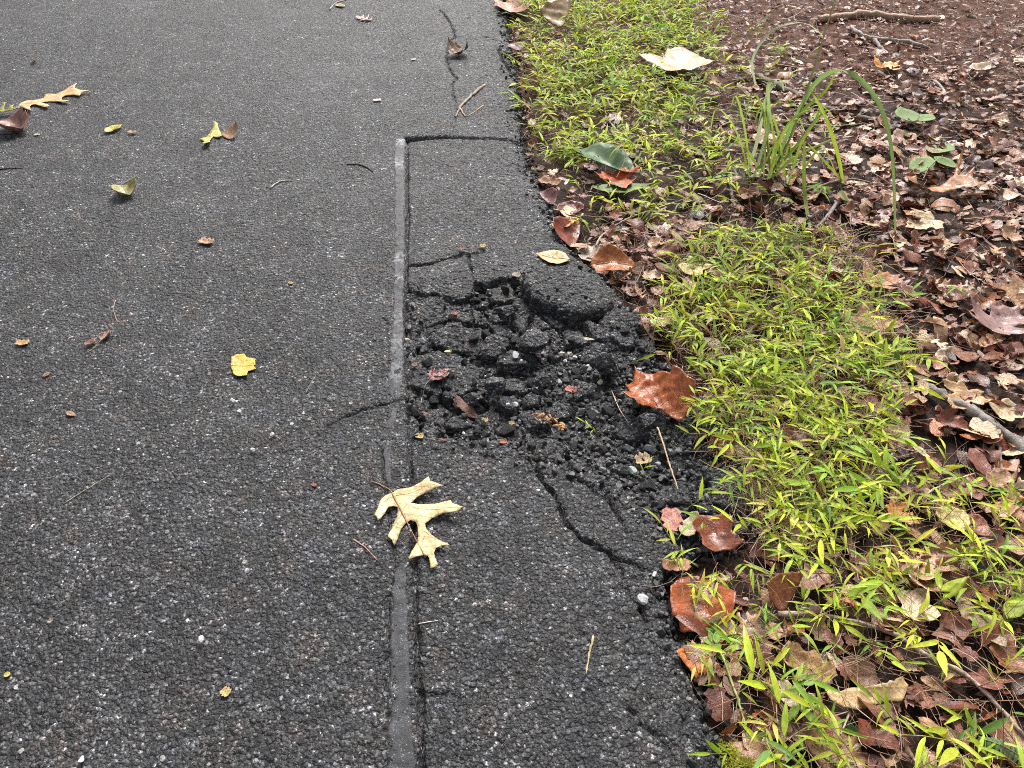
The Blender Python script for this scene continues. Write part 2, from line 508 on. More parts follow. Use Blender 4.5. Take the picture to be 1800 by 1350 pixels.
def road_h(x, y, grain=True):
    x = np.asarray(x, float)
    y = np.asarray(y, float)
    s = edge_s(x, y)
    z = road_base(x, y)
    # settled patch right of the saw cut
    dxc = x - cx_of(y)
    near = (np.abs(dxc) < 1.2) & (y < SEAM[0, 1] + 0.3)
    seam_y = np.interp(x, SEAM[:, 0], SEAM[:, 1], left=SEAM[0, 1], right=SEAM[-1, 1])
    jag = (vnoise(x * 60, y * 60, 8) - 0.5) * 0.006
    inp = sstep(-0.001, 0.003, dxc + jag) * sstep(-0.001, 0.004, seam_y - y + jag)
    dcorner = np.hypot(x - SEAM[0, 0], y - SEAM[0, 1])
    z = z - inp * (0.004 + 0.010 * np.exp(-dcorner / 0.10))
    # saw-cut crack and seam
    wob = dxc + (vnoise(y * 45, y * 0, 9) - 0.5) * 0.005 - 0.002
    wid = 0.0026 + 0.003 * vnoise(y * 20, y * 0 + 4, 10)
    below = (y < SEAM[0, 1] + 0.004)
    z = z - below * 0.016 * np.exp(-(wob / wid) ** 2)
    ds, ts = line_dist(x, y, SEAM)
    z = z - 0.014 * np.exp(-((ds + jag * 0.5) / (0.007 - 0.004 * np.clip(ts * 2, 0, 1))) ** 2)
    wx = (vnoise(x * 55, y * 55, 21) - 0.5) * 0.010
    wy = (vnoise(x * 55, y * 55, 22) - 0.5) * 0.010
    for p, w, d in CRACKS:
        c = p.mean(0)
        if x.size > 2000:
            lo, hi = p.min(0) - 0.05, p.max(0) + 0.05
            m = (x > lo[0]) & (x < hi[0]) & (y > lo[1]) & (y < hi[1])
            if not m.any():
                continue
            dd, tt = line_dist(x[m] + wx[m], y[m] + wy[m], p)
            ww = w * (0.65 + 0.7 * vnoise(x[m] * 40, y[m] * 40, 23))
            z[m] = z[m] - d * np.exp(-(dd / ww) ** 2) * (1 - 0.7 * tt ** 3)
        else:
            dd, tt = line_dist(x, y, p)
            z = z - d * np.exp(-(dd / w) ** 2) * (1 - 0.7 * tt ** 3)
    # crumbled hole
    hj = (fbm(x * 22, y * 22, 31, 3) - 0.5) * 0.035
    hd = poly_sd(x, y, HOLE) + hj
    hole = sstep(0.0, 0.016, hd) * (dxc > 0.001)
    deep = 0.024 + 0.012 * sstep(0.03, 0.12, hd)
    z = z - hole * (deep + (fbm(x * 35, y * 35, 33, 3) - 0.5) * 0.018)
    # rounded, broken edge
    z = z - 0.012 * np.exp(-np.clip(s, 0, 9) / 0.035) - 0.07 * sstep(0.012, -0.028, s)
    if grain:
        strip = np.abs(dxc + 0.016) < 0.019
        co = np.clip(sstep(0.22, 0.02, s) * (dxc > 0) + 1.0 * (hd > -0.03) * (dxc > 0), 0, 1)
        d1, r1 = voro(x / 0.0075, y / 0.0075, 41)
        d2, r2 = voro(x / 0.013, y / 0.013, 43)
        g1 = (1 - np.minimum(d1, 0.8) ** 2 * 1.4) * (0.2 + 1.0 * r1) * (0.0010 + 0.0022 * sstep(0.35, 0.65, fbm(x * 9, y * 9, 47, 3)))
        g2 = (1 - np.minimum(d2, 0.8) ** 2 * 1.4) * (0.15 + r2) * 0.0052
        g = g1 * (1 - 0.5 * co) + g2 * co - 0.0012
        z = z + np.where(strip & (hd < 0), g * 0.75 - 0.0008, g)
    return z

def ground_h(x, y):
    x = np.asarray(x, float)
    y = np.asarray(y, float)
    s = edge_s(x, y)
    out = np.clip(-s, 0, 3)
    z = -0.036 + 0.030 * sstep(0.0, 0.35, out) + (fbm(x * 5, y * 5, 61, 3) - 0.5) * 0.03 + (fbm(x * 26, y * 26, 63, 3) - 0.5) * 0.012
    return z - 0.09 * sstep(0.03, 0.10, s)

SLABS = []

def surf(x, y):
    x, y = np.atleast_1d(x), np.atleast_1d(y)
    z = np.maximum(road_h(x, y, False), ground_h(x, y))
    lo, hi = (x.min(), y.min()), (x.max(), y.max())
    for P, zt, tl, c, a, b in SLABS:
        if a[0] > hi[0] or b[0] < lo[0] or a[1] > hi[1] or b[1] < lo[1]:
            continue
        m = (x > a[0]) & (x < b[0]) & (y > a[1]) & (y < b[1])
        if m.any():
            zs = zt + (x[m] - c[0]) * tl[0] + (y[m] - c[1]) * tl[1] + 0.001
            ins = poly_sd(x[m], y[m], P) > 0.002
            z[m] = np.where(ins, np.maximum(z[m], zs), z[m])
    return z

def surf1(x, y):
    return float(surf(np.array([x]), np.array([y]))[0])

def axis(segs):
    """piecewise axis: (start, stop, step0, step1)"""
    out = [segs[0][0]]
    for a, b, s0, s1 in segs:
        v = a
        while v < b - 1e-9:
            v += s0 + (s1 - s0) * (v - a) / (b - a)
            out.append(min(v, b))
    return np.array(out)

def grid_mesh(xs, ys):
    X, Y = np.meshgrid(xs, ys)
    nx, ny = len(xs), len(ys)
    idx = np.arange(nx * ny).reshape(ny, nx)
    F = np.stack([idx[:-1, :-1], idx[:-1, 1:], idx[1:, 1:], idx[1:, :-1]], -1).reshape(-1, 4)
    return X.ravel(), Y.ravel(), F

def compact(V, F, *arrs):
    used = np.zeros(len(V), bool)
    used[F.ravel()] = True
    mp = np.cumsum(used) - 1
    return (V[used], mp[F]) + tuple(a[used] for a in arrs)

xs = np.concatenate([axis([(-14, -3.0, 0.8, 0.08)]), axis([(-3.0, -0.35, 0.008, 0.0052)])[1:], axis([(-0.35, 0.62, 0.0032, 0.0032)])[1:]])
ys = np.concatenate([axis([(-6, 0.2, 0.5, 0.02)]), axis([(0.2, 1.8, 0.0032, 0.0034)])[1:], axis([(1.8, 4.6, 0.0036, 0.009)])[1:], axis([(4.6, 40, 0.02, 2.0)])[1:]])
X, Y, F = grid_mesh(xs, ys)
Z = road_h(X, Y)
S = edge_s(X, Y)
keep = (S[F] > -0.04).any(1)
dust = np.zeros(len(X))
for (p, r, a) in DUST:
    c = G(*p)
    dust = np.maximum(dust, a * np.exp(-((X - c.x) ** 2 + ((Y - c.y) * 0.7) ** 2) / (r * r)))
dust = np.maximum(dust, 0.75 * np.exp(-(np.abs(line_dist(X, Y, SEAM)[0] - 0.008) / 0.010) ** 2) * (Y > SEAM[0, 1] - 0.01))
V = np.stack([X, Y, Z], -1)
V, F, dust = compact(V, F[keep], dust)
road = link('road', mesh_np('road', V, F, M['asphalt'], True, {'dust': ('FLOAT', dust)}), kind='structure')
road['label'] = 'dark grey asphalt road surface with a settled, cracked patch'
del X, Y, Z, S, V, F

gx = np.concatenate([axis([(-40, -0.6, 5, 0.3)]), axis([(-0.6, 0.0, 0.05, 0.02)])[1:], axis([(0.0, 2.6, 0.008, 0.012)])[1:], axis([(2.6, 60, 0.03, 6)])[1:]])
gy = np.concatenate([axis([(-40, 0.2, 5, 0.05)]), axis([(0.2, 4.6, 0.008, 0.013)])[1:], axis([(4.6, 90, 0.03, 8)])[1:]])
X, Y, F = grid_mesh(gx, gy)
ground = link('ground', mesh_np('ground', np.stack([X, Y, ground_h(X, Y)], -1), F, M['soil']), kind='structure')
ground['label'] = 'dark brown woodland soil of the verge, redder farther off'
del X, Y, F

# ------------------------------------------------------------------ sealant strip along the saw cut (parts of the road)
def sealant(rows):
    """rows: (left px, right px, py)"""
    L = GP([(a, p) for a, b, p in rows])
    R = GP([(b, p) for a, b, p in rows])
    y0, y1 = L[-1, 1], L[0, 1]
    n = int((y1 - y0) / 0.004)
    yy = np.linspace(y0, y1, n)
    la = np.interp(yy, L[::-1, 1], L[::-1, 0]) + (fbm(yy * 60, yy * 0, 71, 4) - 0.5) * 0.013 + 0.002
    rb = np.interp(yy, R[::-1, 1], R[::-1, 0]) + (fbm(yy * 60, yy * 0, 72, 4) - 0.5) * 0.009 - 0.001
    w = 11
    T = np.linspace(0, 1, w)[None, :]
    Xs = la[:, None] * (1 - T) + rb[:, None] * T
    Ys = np.repeat(yy[:, None], w, 1)
    Zs = road_base(Xs, Ys) + 0.0016 * (1 - np.abs(2 * T - 1) ** 4) - 0.0010 + (fbm(Xs * 110, Ys * 110, 73, 3) - 0.5) * 0.0040 + (fbm(Xs * 25, Ys * 25, 74, 2) - 0.5) * 0.0022
    Zs[:, 0] -= 0.006
    Zs[:, -1] -= 0.006
    e = np.minimum(np.arange(n), np.arange(n)[::-1])
    Zs -= 0.006 * (e < 1)[:, None]
    idx = np.arange(n * w).reshape(n, w)
    F = np.stack([idx[:-1, :-1], idx[:-1, 1:], idx[1:, 1:], idx[1:, :-1]], -1).reshape(-1, 4)
    Vs = np.stack([Xs.ravel(), Ys.ravel(), Zs.ravel()], -1)
    du = np.zeros(len(Vs))
    for p, r, a in [((703, 247), 0.04, 1), ((701, 285), 0.035, 1), ((700, 455), 0.022, .9), ((698, 490), 0.018, 1), ((700, 560), 0.03, .5), ((702, 600), 0.04, .4), ((697, 650), 0.03, .5)]:
        c = G(*p)
        du = np.maximum(du, a * np.exp(-((Vs[:, 0] - c.x) ** 2 + (Vs[:, 1] - c.y) ** 2) / (r * r)))
    link('sealant_strip', mesh_np('sealant_strip', Vs, F, M['sealant'], True, {'dust': ('FLOAT', du)}), road)

sealant([(692, 713, 243), (690, 712, 283), (692, 713, 360), (691, 712, 440), (690, 711, 500), (688, 709, 560), (683, 711, 600), (680, 711, 650), (681, 712, 690), (684, 700, 703)])
sealant([(679, 700, 714), (677, 698, 735), (675, 692, 755)])
sealant([(673, 690, 772), (672, 688, 800), (676, 689, 828), (680, 690, 852)])
sealant([(694, 712, 985), (688, 716, 1015), (685, 719, 1050), (683, 721, 1105), (682, 724, 1183), (680, 727, 1240), (678, 730, 1300), (675, 733, 1350), (670, 738, 1450), (666, 742, 1540)])

# ------------------------------------------------------------------ broken slabs round the hole (parts of the road)
def slab(poly, ztop, tilt=(0, 0), step=0.0026, jag=0.010, grain=1.0, rnd=0.005, seed=1, dome=0.0, world=False):
    P = poly if world else GP(poly, ztop)
    c = P.mean(0)
    SLABS.append((P, ztop, tilt, c, P.min(0), P.max(0)))
    lo, hi = P.min(0) - 0.02, P.max(0) + 0.02
    X, Y, F = grid_mesh(np.arange(lo[0], hi[0], step), np.arange(lo[1], hi[1], step))
    sd = poly_sd(X, Y, P) + (fbm(X * 45, Y * 45, 80 + seed, 3) - 0.5) * 2 * jag - 0.002
    d1, r1 = voro(X / 0.0075, Y / 0.0075, 41 + seed)
    d2, r2 = voro(X / 0.013, Y / 0.013, 43 + seed)
    g = (1 - np.minimum(d1, .8) ** 2 * 1.4) * (0.3 + 0.9 * r1) * 0.0026 + (1 - np.minimum(d2, .8) ** 2 * 1.4) * (0.15 + r2) * 0.0040
    Z = ztop + (X - c[0]) * tilt[0] + (Y - c[1]) * tilt[1] + g * grain - 0.003
    Z += (fbm(X * 16, Y * 16, 90 + seed, 3) - 0.5) * 0.010
    Z -= 0.055 * sstep(0.003, -0.011, sd) + rnd * np.exp(-np.clip(sd, 0, 1) / 0.008)
    Z -= dome * np.hypot(X - c[0], Y - c[1])
    keep = (sd[F] > -0.014).any(1)
    V, F = compact(np.stack([X, Y, Z], -1), F[keep])
    return link('asphalt_slab', mesh_np('asphalt_slab', V, F, M['asphalt']), road)

slab([(717, 470), (760, 463), (792, 453), (818, 466), (834, 492), (832, 516), (812, 527), (788, 521), (772, 509), (717, 507)], 0.0, (0, -0.05), seed=1, jag=0.007)
slab([(834, 458), (880, 449), (935, 458), (985, 470), (925, 482), (908, 488), (880, 490), (850, 500), (836, 484)], -0.002, (0, -0.04), seed=2, jag=0.007)
slab([(920, 482), (960, 470), (1010, 466), (1050, 482), (1076, 506), (1086, 524), (1070, 538), (1040, 545), (985, 540), (935, 522), (914, 502)], 0.021, (-0.05, 0.10), seed=3, jag=0.008, rnd=0.012)
slab([(848, 503), (890, 496), (906, 507), (908, 527), (880, 533), (850, 524)], -0.008, (0.1, -0.1), seed=4, jag=0.01)
slab([(717, 524), (768, 520), (800, 538), (806, 556), (770, 566), (717, 578)], -0.012, (0.05, 0.12), seed=5, jag=0.008)
slab([(745, 592), (790, 566), (836, 578), (854, 604), (840, 622), (790, 616)], -0.006, (0.0, 0.15), seed=6, jag=0.012, grain=1.5)
slab([(717, 588), (752, 582), (756, 600), (742, 612), (717, 616)], -0.012, (0.0, 0.1), seed=7, jag=0.008)
slab([(717, 626), (770, 618), (835, 630), (850, 655), (846, 684), (800, 682), (760, 672), (717, 664)], -0.010, (0.05, 0.10), seed=8, jag=0.010)
slab([(1062, 546), (1098, 540), (1116, 575), (1118, 606), (1094, 606), (1066, 586), (1048, 562)], -0.010, (-0.05, 0.05), seed=9, jag=0.010)
slab([(926, 778), (958, 766), (1000, 778), (994, 802), (962, 812), (934, 806)], -0.014, (0.0, 0.1), seed=10, jag=0.008, grain=1.3)
slab([(1240, 826), (1290, 818), (1330, 850), (1334, 890), (1296, 905), (1250, 880)], -0.012, (0.0, 0.1), seed=11, jag=0.012, grain=1.5)

# packed angular pieces of the old surface between the larger slabs
def cell_poly(i, pts, half=0.05):
    p = pts[i]
    poly = [p + np.array(d) * half for d in ((-1, -1), (1, -1), (1, 1), (-1, 1))]
    for j, q in enumerate(pts):
        if j == i or np.hypot(*(q - p)) > 2.9 * half:
            continue
        m_, n_ = (p + q) / 2, (q - p) / np.hypot(*(q - p))
        m_ = m_ - n_ * 0.0025
        out = []
        for a, b in zip(poly, poly[1:] + poly[:1]):
            da, db = (a - m_) @ n_, (b - m_) @ n_
            if da <= 0:
                out.append(a)
            if da * db < 0:
                out.append(a + (b - a) * da / (da - db))
        poly = out
        if len(poly) < 3:
            return None
    return np.array(poly)
rf = np.random.default_rng(77)
fr = []
lo_, hi_ = HOLE.min(0), HOLE.max(0)
while len(fr) < 95:
    p = np.array([rf.uniform(lo_[0], hi_[0]), rf.uniform(lo_[1], hi_[1])])
    if poly_sd(p[:1], p[1:], HOLE)[0] > 0.0 and (not fr or min(np.hypot(*(p - q)) for q in fr) > 0.030 + 0.012 * rf.random()):
        fr.append(p)
    elif rf.random() < 0.0004:
        break
ZONE_A = GP([(715, 500), (1130, 540), (1130, 620), (1040, 620), (960, 640), (900, 640), (880, 700), (860, 760), (715, 765)], -0.02)
for i in range(len(fr)):
    ina = poly_sd(fr[i][:1], fr[i][1:], ZONE_A)[0] > 0
    if not ina and rf.random() < 0.72:
        continue
    P_ = cell_poly(i, fr, 0.045)
    if P_ is None:
        continue
    slab(P_, rf.uniform(-0.026, -0.008) if ina else rf.uniform(-0.030, -0.018), (rf.normal() * .16, rf.normal() * .16), seed=100 + i, jag=0.006, grain=1.3, rnd=0.004, world=True)

# ------------------------------------------------------------------ lumps and stones
def ico(sub):
    import bmesh
    bm = bmesh.new()
    bmesh.ops.create_icosphere(bm, subdivisions=sub, radius=1.0)
    V = np.array([v.co[:] for v in bm.verts])
    F = np.array([[v.index for v in f.verts] for f in bm.faces])
    bm.free()
    return V, F
ICO = {1: ico(1), 2: ico(2), 3: ico(3), 4: ico(4)}

def rock(sub, seed, cuts=9, rough=0.0, sharp=1.0, dr=(0.38, 0.72)):
    V, F = ICO[sub]
    r = np.random.default_rng(seed)
    V = V.copy()
    for _ in range(cuts):
        n = r.normal(size=3)
        n /= np.linalg.norm(n)
        d = r.uniform(*dr)
        k = V @ n - d
        V = V - np.outer(np.clip(k, 0, None) * sharp, n)
    if rough > 0:
        a = np.arctan2(V[:, 1], V[:, 0])
        b = V[:, 2]
        d1, r1 = voro(a * 3.2 + seed, b * 4.5, seed)
        n = V / np.linalg.norm(V, axis=1)[:, None]
        V = V + n * ((1 - np.minimum(d1, .8)) * (0.3 + r1) * rough)[:, None]
    return V, F

def put_rock(name, label, cat, px, py, size, mat, color, seed, sub=3, rough=0.12, z=None, sink=0.3, rz=None, group=None, mesh=None, cuts=9):
    """size: (x, y, z) diameter in metres"""
    zz = -0.03 if z is None else z
    p = G(px, py, zz)
    zz = surf1(p.x, p.y) if z is None else z
    p = G(px, py, zz)
    V, F = rock(sub, seed, cuts, rough)
    V = V * (np.array(size) / 2.0)
    V[:, 2] += size[2] * (0.5 - sink) + (0.004 if z is None else 0)
    o = link(name, mesh_np(name, V, F, M[mat], sub > 2), None, (p.x, p.y, zz))
    o.rotation_euler = (0, 0, random.uniform(0, 6.28) if rz is None else rz)
    o.color = (*color, 1)
    return tag(o, label, cat, group)

DK = (0.05, 0.05, 0.05)
put_rock('asphalt_chunk', 'brownish crumbly asphalt chunk in the middle of the hole', 'chunk', 866, 690, (0.059, 0.057, 0.052), 'chunk', DK, 101, 4, 0.07, sink=0.10, cuts=10, rz=0.3)
put_rock('asphalt_chunk', 'largest rounded asphalt chunk near the brown lobed leaf', 'chunk', 1068, 655, (0.090, 0.066, 0.062), 'chunk', DK, 102, 4, 0.07, sink=0.10, cuts=10, rz=-0.3)
put_rock('asphalt_chunk', 'rough asphalt chunk below the raised broken slab', 'chunk', 888, 560, (0.068, 0.059, 0.047), 'chunk', DK, 103, 4, 0.07, sink=0.10, cuts=10, rz=0.2)
put_rock('asphalt_chunk', 'grainy black asphalt mound in the centre of the rubble', 'chunk', 938, 608, (0.088, 0.073, 0.057), 'chunk', DK, 104, 4, 0.07, sink=0.10, cuts=10, rz=0.9)
put_rock('asphalt_chunk', 'small dark asphalt chunk left of the brownish one', 'chunk', 832, 712, (0.057, 0.040, 0.042), 'chunk', DK, 105, 4, 0.07, sink=0.10, cuts=10, rz=-0.4)
put_rock('asphalt_chunk', 'flat black asphalt chunk beside the pale elongated pebble', 'chunk', 960, 680, (0.065, 0.041, 0.036), 'chunk', DK, 106, 4, 0.07, sink=0.10, cuts=10, rz=0.2)
put_rock('asphalt_chunk', 'black asphalt lump under the brown lobed leaf', 'chunk', 1135, 758, (0.059, 0.041, 0.046), 'chunk', DK, 107, 4, 0.07, sink=0.10, cuts=10, rz=0.2)
put_rock('grey_stone', 'squarish grey stone in the crumbled hole', 'stone', 1023, 728, (0.026, 0.026, 0.024), 'stone', (0.16, 0.17, 0.165), 111, 2, 0, rz=0.1, sink=0.2, cuts=14)
PEB = [
    (907, 628, 12, 17, (.42, .42, .42), 'speckled white oval pebble in the rubble'),
    (916, 640, 10, 8, (.45, .46, .46), 'small white angular pebble below the speckled oval one'),
    (985, 676, 9, 17, (.30, .32, .32), 'upright pale grey pebble beside the flat black chunk'),
    (905, 718, 13, 13, (.36, .36, .36), 'light grey pebble below the brownish chunk'),
    (893, 715, 9, 7, (.6, .6, .58), 'tiny bright white pebble next to the light grey pebble'),
    (955, 626, 10, 9, (.38, .27, .27), 'round pinkish pebble beside the asphalt mound'),
    (988, 626, 11, 10, (.50, .44, .40), 'pale pink pebble in a cluster of small stones'),
    (1001, 626, 11, 9, (.42, .41, .33), 'pale greenish pebble in a cluster of small stones'),
    (994, 640, 9, 8, (.46, .46, .46), 'white pebble in a cluster of small stones'),
    (1009, 634, 11, 8, (.50, .48, .48), 'whitish flat pebble in a cluster of small stones'),
    (1054, 676, 10, 14, (.45, .38, .25), 'tan rough pebble near the largest chunk'),
    (1140, 795, 20, 17, (.24, .27, .27), 'bluish grey stone among black gravel near the leaf stalk'),
    (1110, 832, 17, 16, (.26, .30, .27), 'greenish grey stone by the weeds at the broken edge'),
    (1155, 820, 11, 10, (.28, .30, .31), 'small bluish pebble by the weeds at the broken edge'),
    (716, 602, 9, 8, (.62, .55, .42), 'cream pebble against the sealant strip'),
    (788, 624, 12, 9, (.62, .48, .16), 'yellow pebble between the left broken slabs'),
    (914, 745, 9, 9, (.26, .27, .28), 'round grey pebble beside the orange wood scrap'),
    (815, 766, 7, 8, (.5, .5, .52), 'white pointed pebble at the front edge of the hole'),
    (966, 820, 9, 8, (.45, .33, .28), 'pinkish pebble in the front crack'),
    (853, 666, 8, 5, (.55, .55, .55), 'white chip lying on the brownish chunk'),
    (1130, 1058, 22, 20, (.40, .41, .41), 'white crumbly stone near the road edge above the red leaf'),
    (836, 786, 8, 5, (.5, .5, .5), 'flat white chip on the asphalt in front of the hole'),
    (1010, 1065, 0, 0, None, None),
    (411, 708, 10, 8, (.46, .45, .43), 'pale chip on the road below the yellow leaf'),
    (422, 727, 7, 8, (.55, .54, .5), 'second pale chip on the road below the yellow leaf'),
    (480, 768, 9, 7, (.50, .46, .4), 'pale chip on the road right of the bluish stain'),
    (445, 796, 10, 8, (.44, .43, .42), 'pale chip on the road in line with the bluish stain'),
    (354, 1130, 12, 16, (.46, .43, .40), 'cluster of pale chips low on the road'),
    (146, 1340, 12, 14, (.5, .49, .47), 'pale chip at the bottom border of the road'),
]
for (px, py, w, h, c, lab) in PEB:
    if c is None:
        continue
    q = (G(px + 1, py) - G(px, py)).length
    sz = (w * q * 1.15, h * q * 1.25, w * q * 0.85)
    put_rock('pebble', lab, 'pebble', px, py, sz, 'stone', c, 200 + px, 2, 0, rz=random.uniform(-.4, .4), cuts=8, group='pebbles and stone chips on the asphalt', sink=0.12)

# small lumps of crumbled asphalt in the hole: the larger ones singly, the fine ones as rubble
HP = HOLE
hx0, hy0 = HP.min(0)
hx1, hy1 = HP.max(0)
lump_meshes = []
for k in range(8):
    V, F = rock(3, 300 + k, 9, 0.08)
    V = V * np.array([0.5, 0.5, 0.42])
    lump_meshes.append(mesh_np('asphalt_lump', V * 1.25, F, M['lump'], True))
rl = np.random.default_rng(5)
HLAND = {'brownish chunk': (866, 690), 'largest rounded chunk': (1068, 655), 'chunk below the raised slab': (888, 560), 'central asphalt mound': (938, 608), 'small dark chunk': (832, 712), 'upright pale pebble': (985, 676),
         'brown lobed leaf': (1140, 715), 'squarish grey stone': (1023, 728), 'orange wood scrap': (962, 750), 'pebble cluster': (998, 632), 'bluish grey stone': (1140, 795), 'greenish grey stone': (1110, 832),
         'raised slab': (1000, 530), 'right broken slab': (1085, 570), 'lance shaped cream scrap': (1035, 598), 'light grey pebble': (905, 716), 'edge slab under the weeds': (1290, 860), 'yellow pebble': (788, 624), 'front crack': (950, 830)}
HLAND = {k: np.array(G(*v, -0.035)[:2]) for k, v in HLAND.items()}
def side_of(p, q):
    dx, dy = p[0] - q[0], p[1] - q[1]
    return ('right of' if dx > 0 else 'left of') if abs(dx) > abs(dy) else ('behind' if dy > 0 else 'in front of')
pts = []
while len(pts) < 150:
    p = np.array([rl.uniform(hx0, hx1), rl.uniform(hy0, hy1)])
    if poly_sd(p[:1], p[1:], HP)[0] < 0.012:
        continue
    if surf1(p[0], p[1]) > float(road_h(p[:1], p[1:], False)[0]) + 0.003 and rl.random() < 0.85:
        continue
    pts.append(p)
pts = np.array(pts)
pz = surf(pts[:, 0], pts[:, 1])
for i, p in enumerate(pts):
    sz = rl.uniform(0.010, 0.026) * (1.0 if rl.random() < 0.8 else 1.25)
    o = link('asphalt_lump', lump_meshes[i % 8], None, (p[0], p[1], pz[i] + sz * 0.12))
    o.scale = (sz * rl.uniform(.8, 1.3), sz, sz * rl.uniform(.7, 1.0))
    o.rotation_euler = rl.uniform(0, 6.28, 3)
    lm = min(HLAND, key=lambda k: (HLAND[k][0] - p[0]) ** 2 + (HLAND[k][1] - p[1]) ** 2)
    szn = 'tiny' if sz < 0.014 else ('small' if sz < 0.019 else 'walnut sized')
    tag(o, '%s black asphalt lump %s the %s' % (szn, side_of(p, HLAND[lm]), lm), 'lump', 'loose asphalt lumps in the hole')

def scatter_mass(name, variants, P, R, S, cols, mat, label, cat, kind='stuff', smooth=False, luv=None, parent=None):
    """join many small pieces into one mesh. P (n,3), R list of 3x3, S (n,3)"""
    VV, FF, CC, UU = [], [], [], []
    off = 0
    for i in range(len(P)):
        k = i % len(variants)
        V, F = variants[k][0], variants[k][1]
        W = (V * S[i]) @ R[i].T + P[i]
        VV.append(W)
        FF.append(F + off)
        CC.append(np.tile(np.append(cols[i], 1.0), (len(V), 1)))
        if luv is not None:
            UU.append(luv[k])
        off += len(V)
    at = {'Col': ('FLOAT_COLOR', np.vstack(CC))}
    if luv is not None:
        at['luv'] = ('FLOAT_VECTOR', np.vstack(UU))
    o = link(name, mesh_np(name, np.vstack(VV), np.vstack(FF), mat, smooth, at), parent, kind=kind)
    if label:
        o['label'] = label
    if cat:
        o['category'] = cat
    return o

def rotm(e):
    return np.array(Euler(e).to_matrix())

rv = [rock(2, 400 + k, 8, 0.0, 1.0, (0.35, 0.7)) for k in range(10)]
rr = np.random.default_rng(9)
P, Rm, Sc, C = [], [], [], []
cand = np.stack([rr.uniform(hx0 - .03, hx1 + .03, 16000), rr.uniform(hy0 - .04, hy1 + .03, 16000)], -1)
sd = poly_sd(cand[:, 0], cand[:, 1], HP)
dxc = cand[:, 0] - cx_of(cand[:, 1])
ok = (dxc > 0.004) & ((sd > 0.0) | ((sd > -0.03) & (rr.random(16000) < 0.25)))
ok &= ~((dxc < 0.10) & (rr.random(16000) < 0.6))
cand = cand[ok][:4300]
yy_ = 0.25 + 4.1 * rr.random(1500) ** 1.4
ec = np.stack([np.interp(yy_, _ed[:, 1], _ed[:, 0]) + rr.normal(size=1500) * 0.022, yy_], -1)
cand = np.vstack([cand, ec])
cz = surf(cand[:, 0], cand[:, 1])
zr_ = np.maximum(road_h(cand[:, 0], cand[:, 1], False), ground_h(cand[:, 0], cand[:, 1]))
kp_ = (cz < zr_ + 0.003) | (rr.random(len(cand)) < 0.05)
cand, cz = cand[kp_], cz[kp_]
for i, p in enumerate(cand):
    s = 0.0034 + 0.0070 * rr.random() ** 2.4
    P.append((p[0], p[1], cz[i] + s * 0.5))
    Rm.append(rotm(rr.uniform(0, 6.28, 3)))
    Sc.append(np.array([s * rr.uniform(.8, 1.3), s, s * rr.uniform(.6, 1)]))
    v = rr.choice([0.030, 0.042, 0.058, 0.085, 0.17, 0.3], p=[.3, .3, .22, .12, .045, .015])
    C.append(np.array([v, v * 0.99, v * 0.98]))
M['crumb'] = mat_vcol('asphalt_crumb', 0.55)
scatter_mass('rubble', rv, P, Rm, Sc, C, M['crumb'], 'fine black asphalt gravel covering the floor of the hole', 'gravel', smooth=False)

# ------------------------------------------------------------------ leaf builder
HALF = {
    'ovate': [(0, 0), (.06, .10), (.16, .20), (.30, .27), (.45, .28), (.60, .245), (.74, .18), (.86, .10), (.95, .03), (1, 0)],
    'lance': [(0, 0), (.08, .05), (.2, .10), (.4, .13), (.6, .11), (.8, .06), (.94, .015), (1, 0)],
    'maple': [(0, 0), (-.08, .1), (-.12, .3), (.02, .28), (.05, .35), (.2, .55), (.28, .62), (.3, .48), (.42, .5), (.36, .34), (.34, .2), (.5, .26), (.62, .36), (.66, .24), (.78, .22), (.82, .1), (1, 0)],
    'tulip': [(0, 0), (.02, .2), (.1, .38), (.3, .42), (.42, .34), (.5, .3), (.62, .36), (.86, .42), (.9, .2), (.82, 0)],
    'oak': [(0, 0), (.06, .04), (.1, .05), (.16, .22), (.22, .3), (.26, .22), (.24, .08), (.36, .1), (.44, .3), (.5, .38), (.55, .36), (.53, .24), (.5, .09), (.62, .1), (.7, .24), (.78, .27), (.76, .12), (.85, .08), (.92, .1), (1, 0)],
    'round': [(0, 0), (.04, .2), (.18, .36), (.4, .44), (.62, .42), (.82, .3), (.95, .14), (1, 0)],
    'torn': [(0, .02), (.02, .2), (.2, .3), (.33, .22), (.45, .34), (.68, .25), (.8, .32), (.97, .12), (.9, 0)],
    'half': [(0, 0), (.1, .22), (.3, .34), (.5, .36), (.7, .3), (.9, .14), (1, 0)],
}

def outline(kind, r, asym=0.1):
    h = HALF[kind]
    up = [np.array(p, float) for p in h]
    lo_s = 0.12 if kind == 'half' else 1.0
    dn = [np.array((p[0], -p[1] * lo_s), float) for p in h[::-1]]
    pts = up + (dn[1:] if abs(h[-1][1]) < 1e-9 else dn)
    if np.allclose(pts[0], pts[-1]):
        pts = pts[:-1]
    out = []
    for p in pts:
        out.append(p + r.normal(size=2) * 0.02 * (asym * 10) * (0.3 + abs(p[1])))
    return np.array(out)

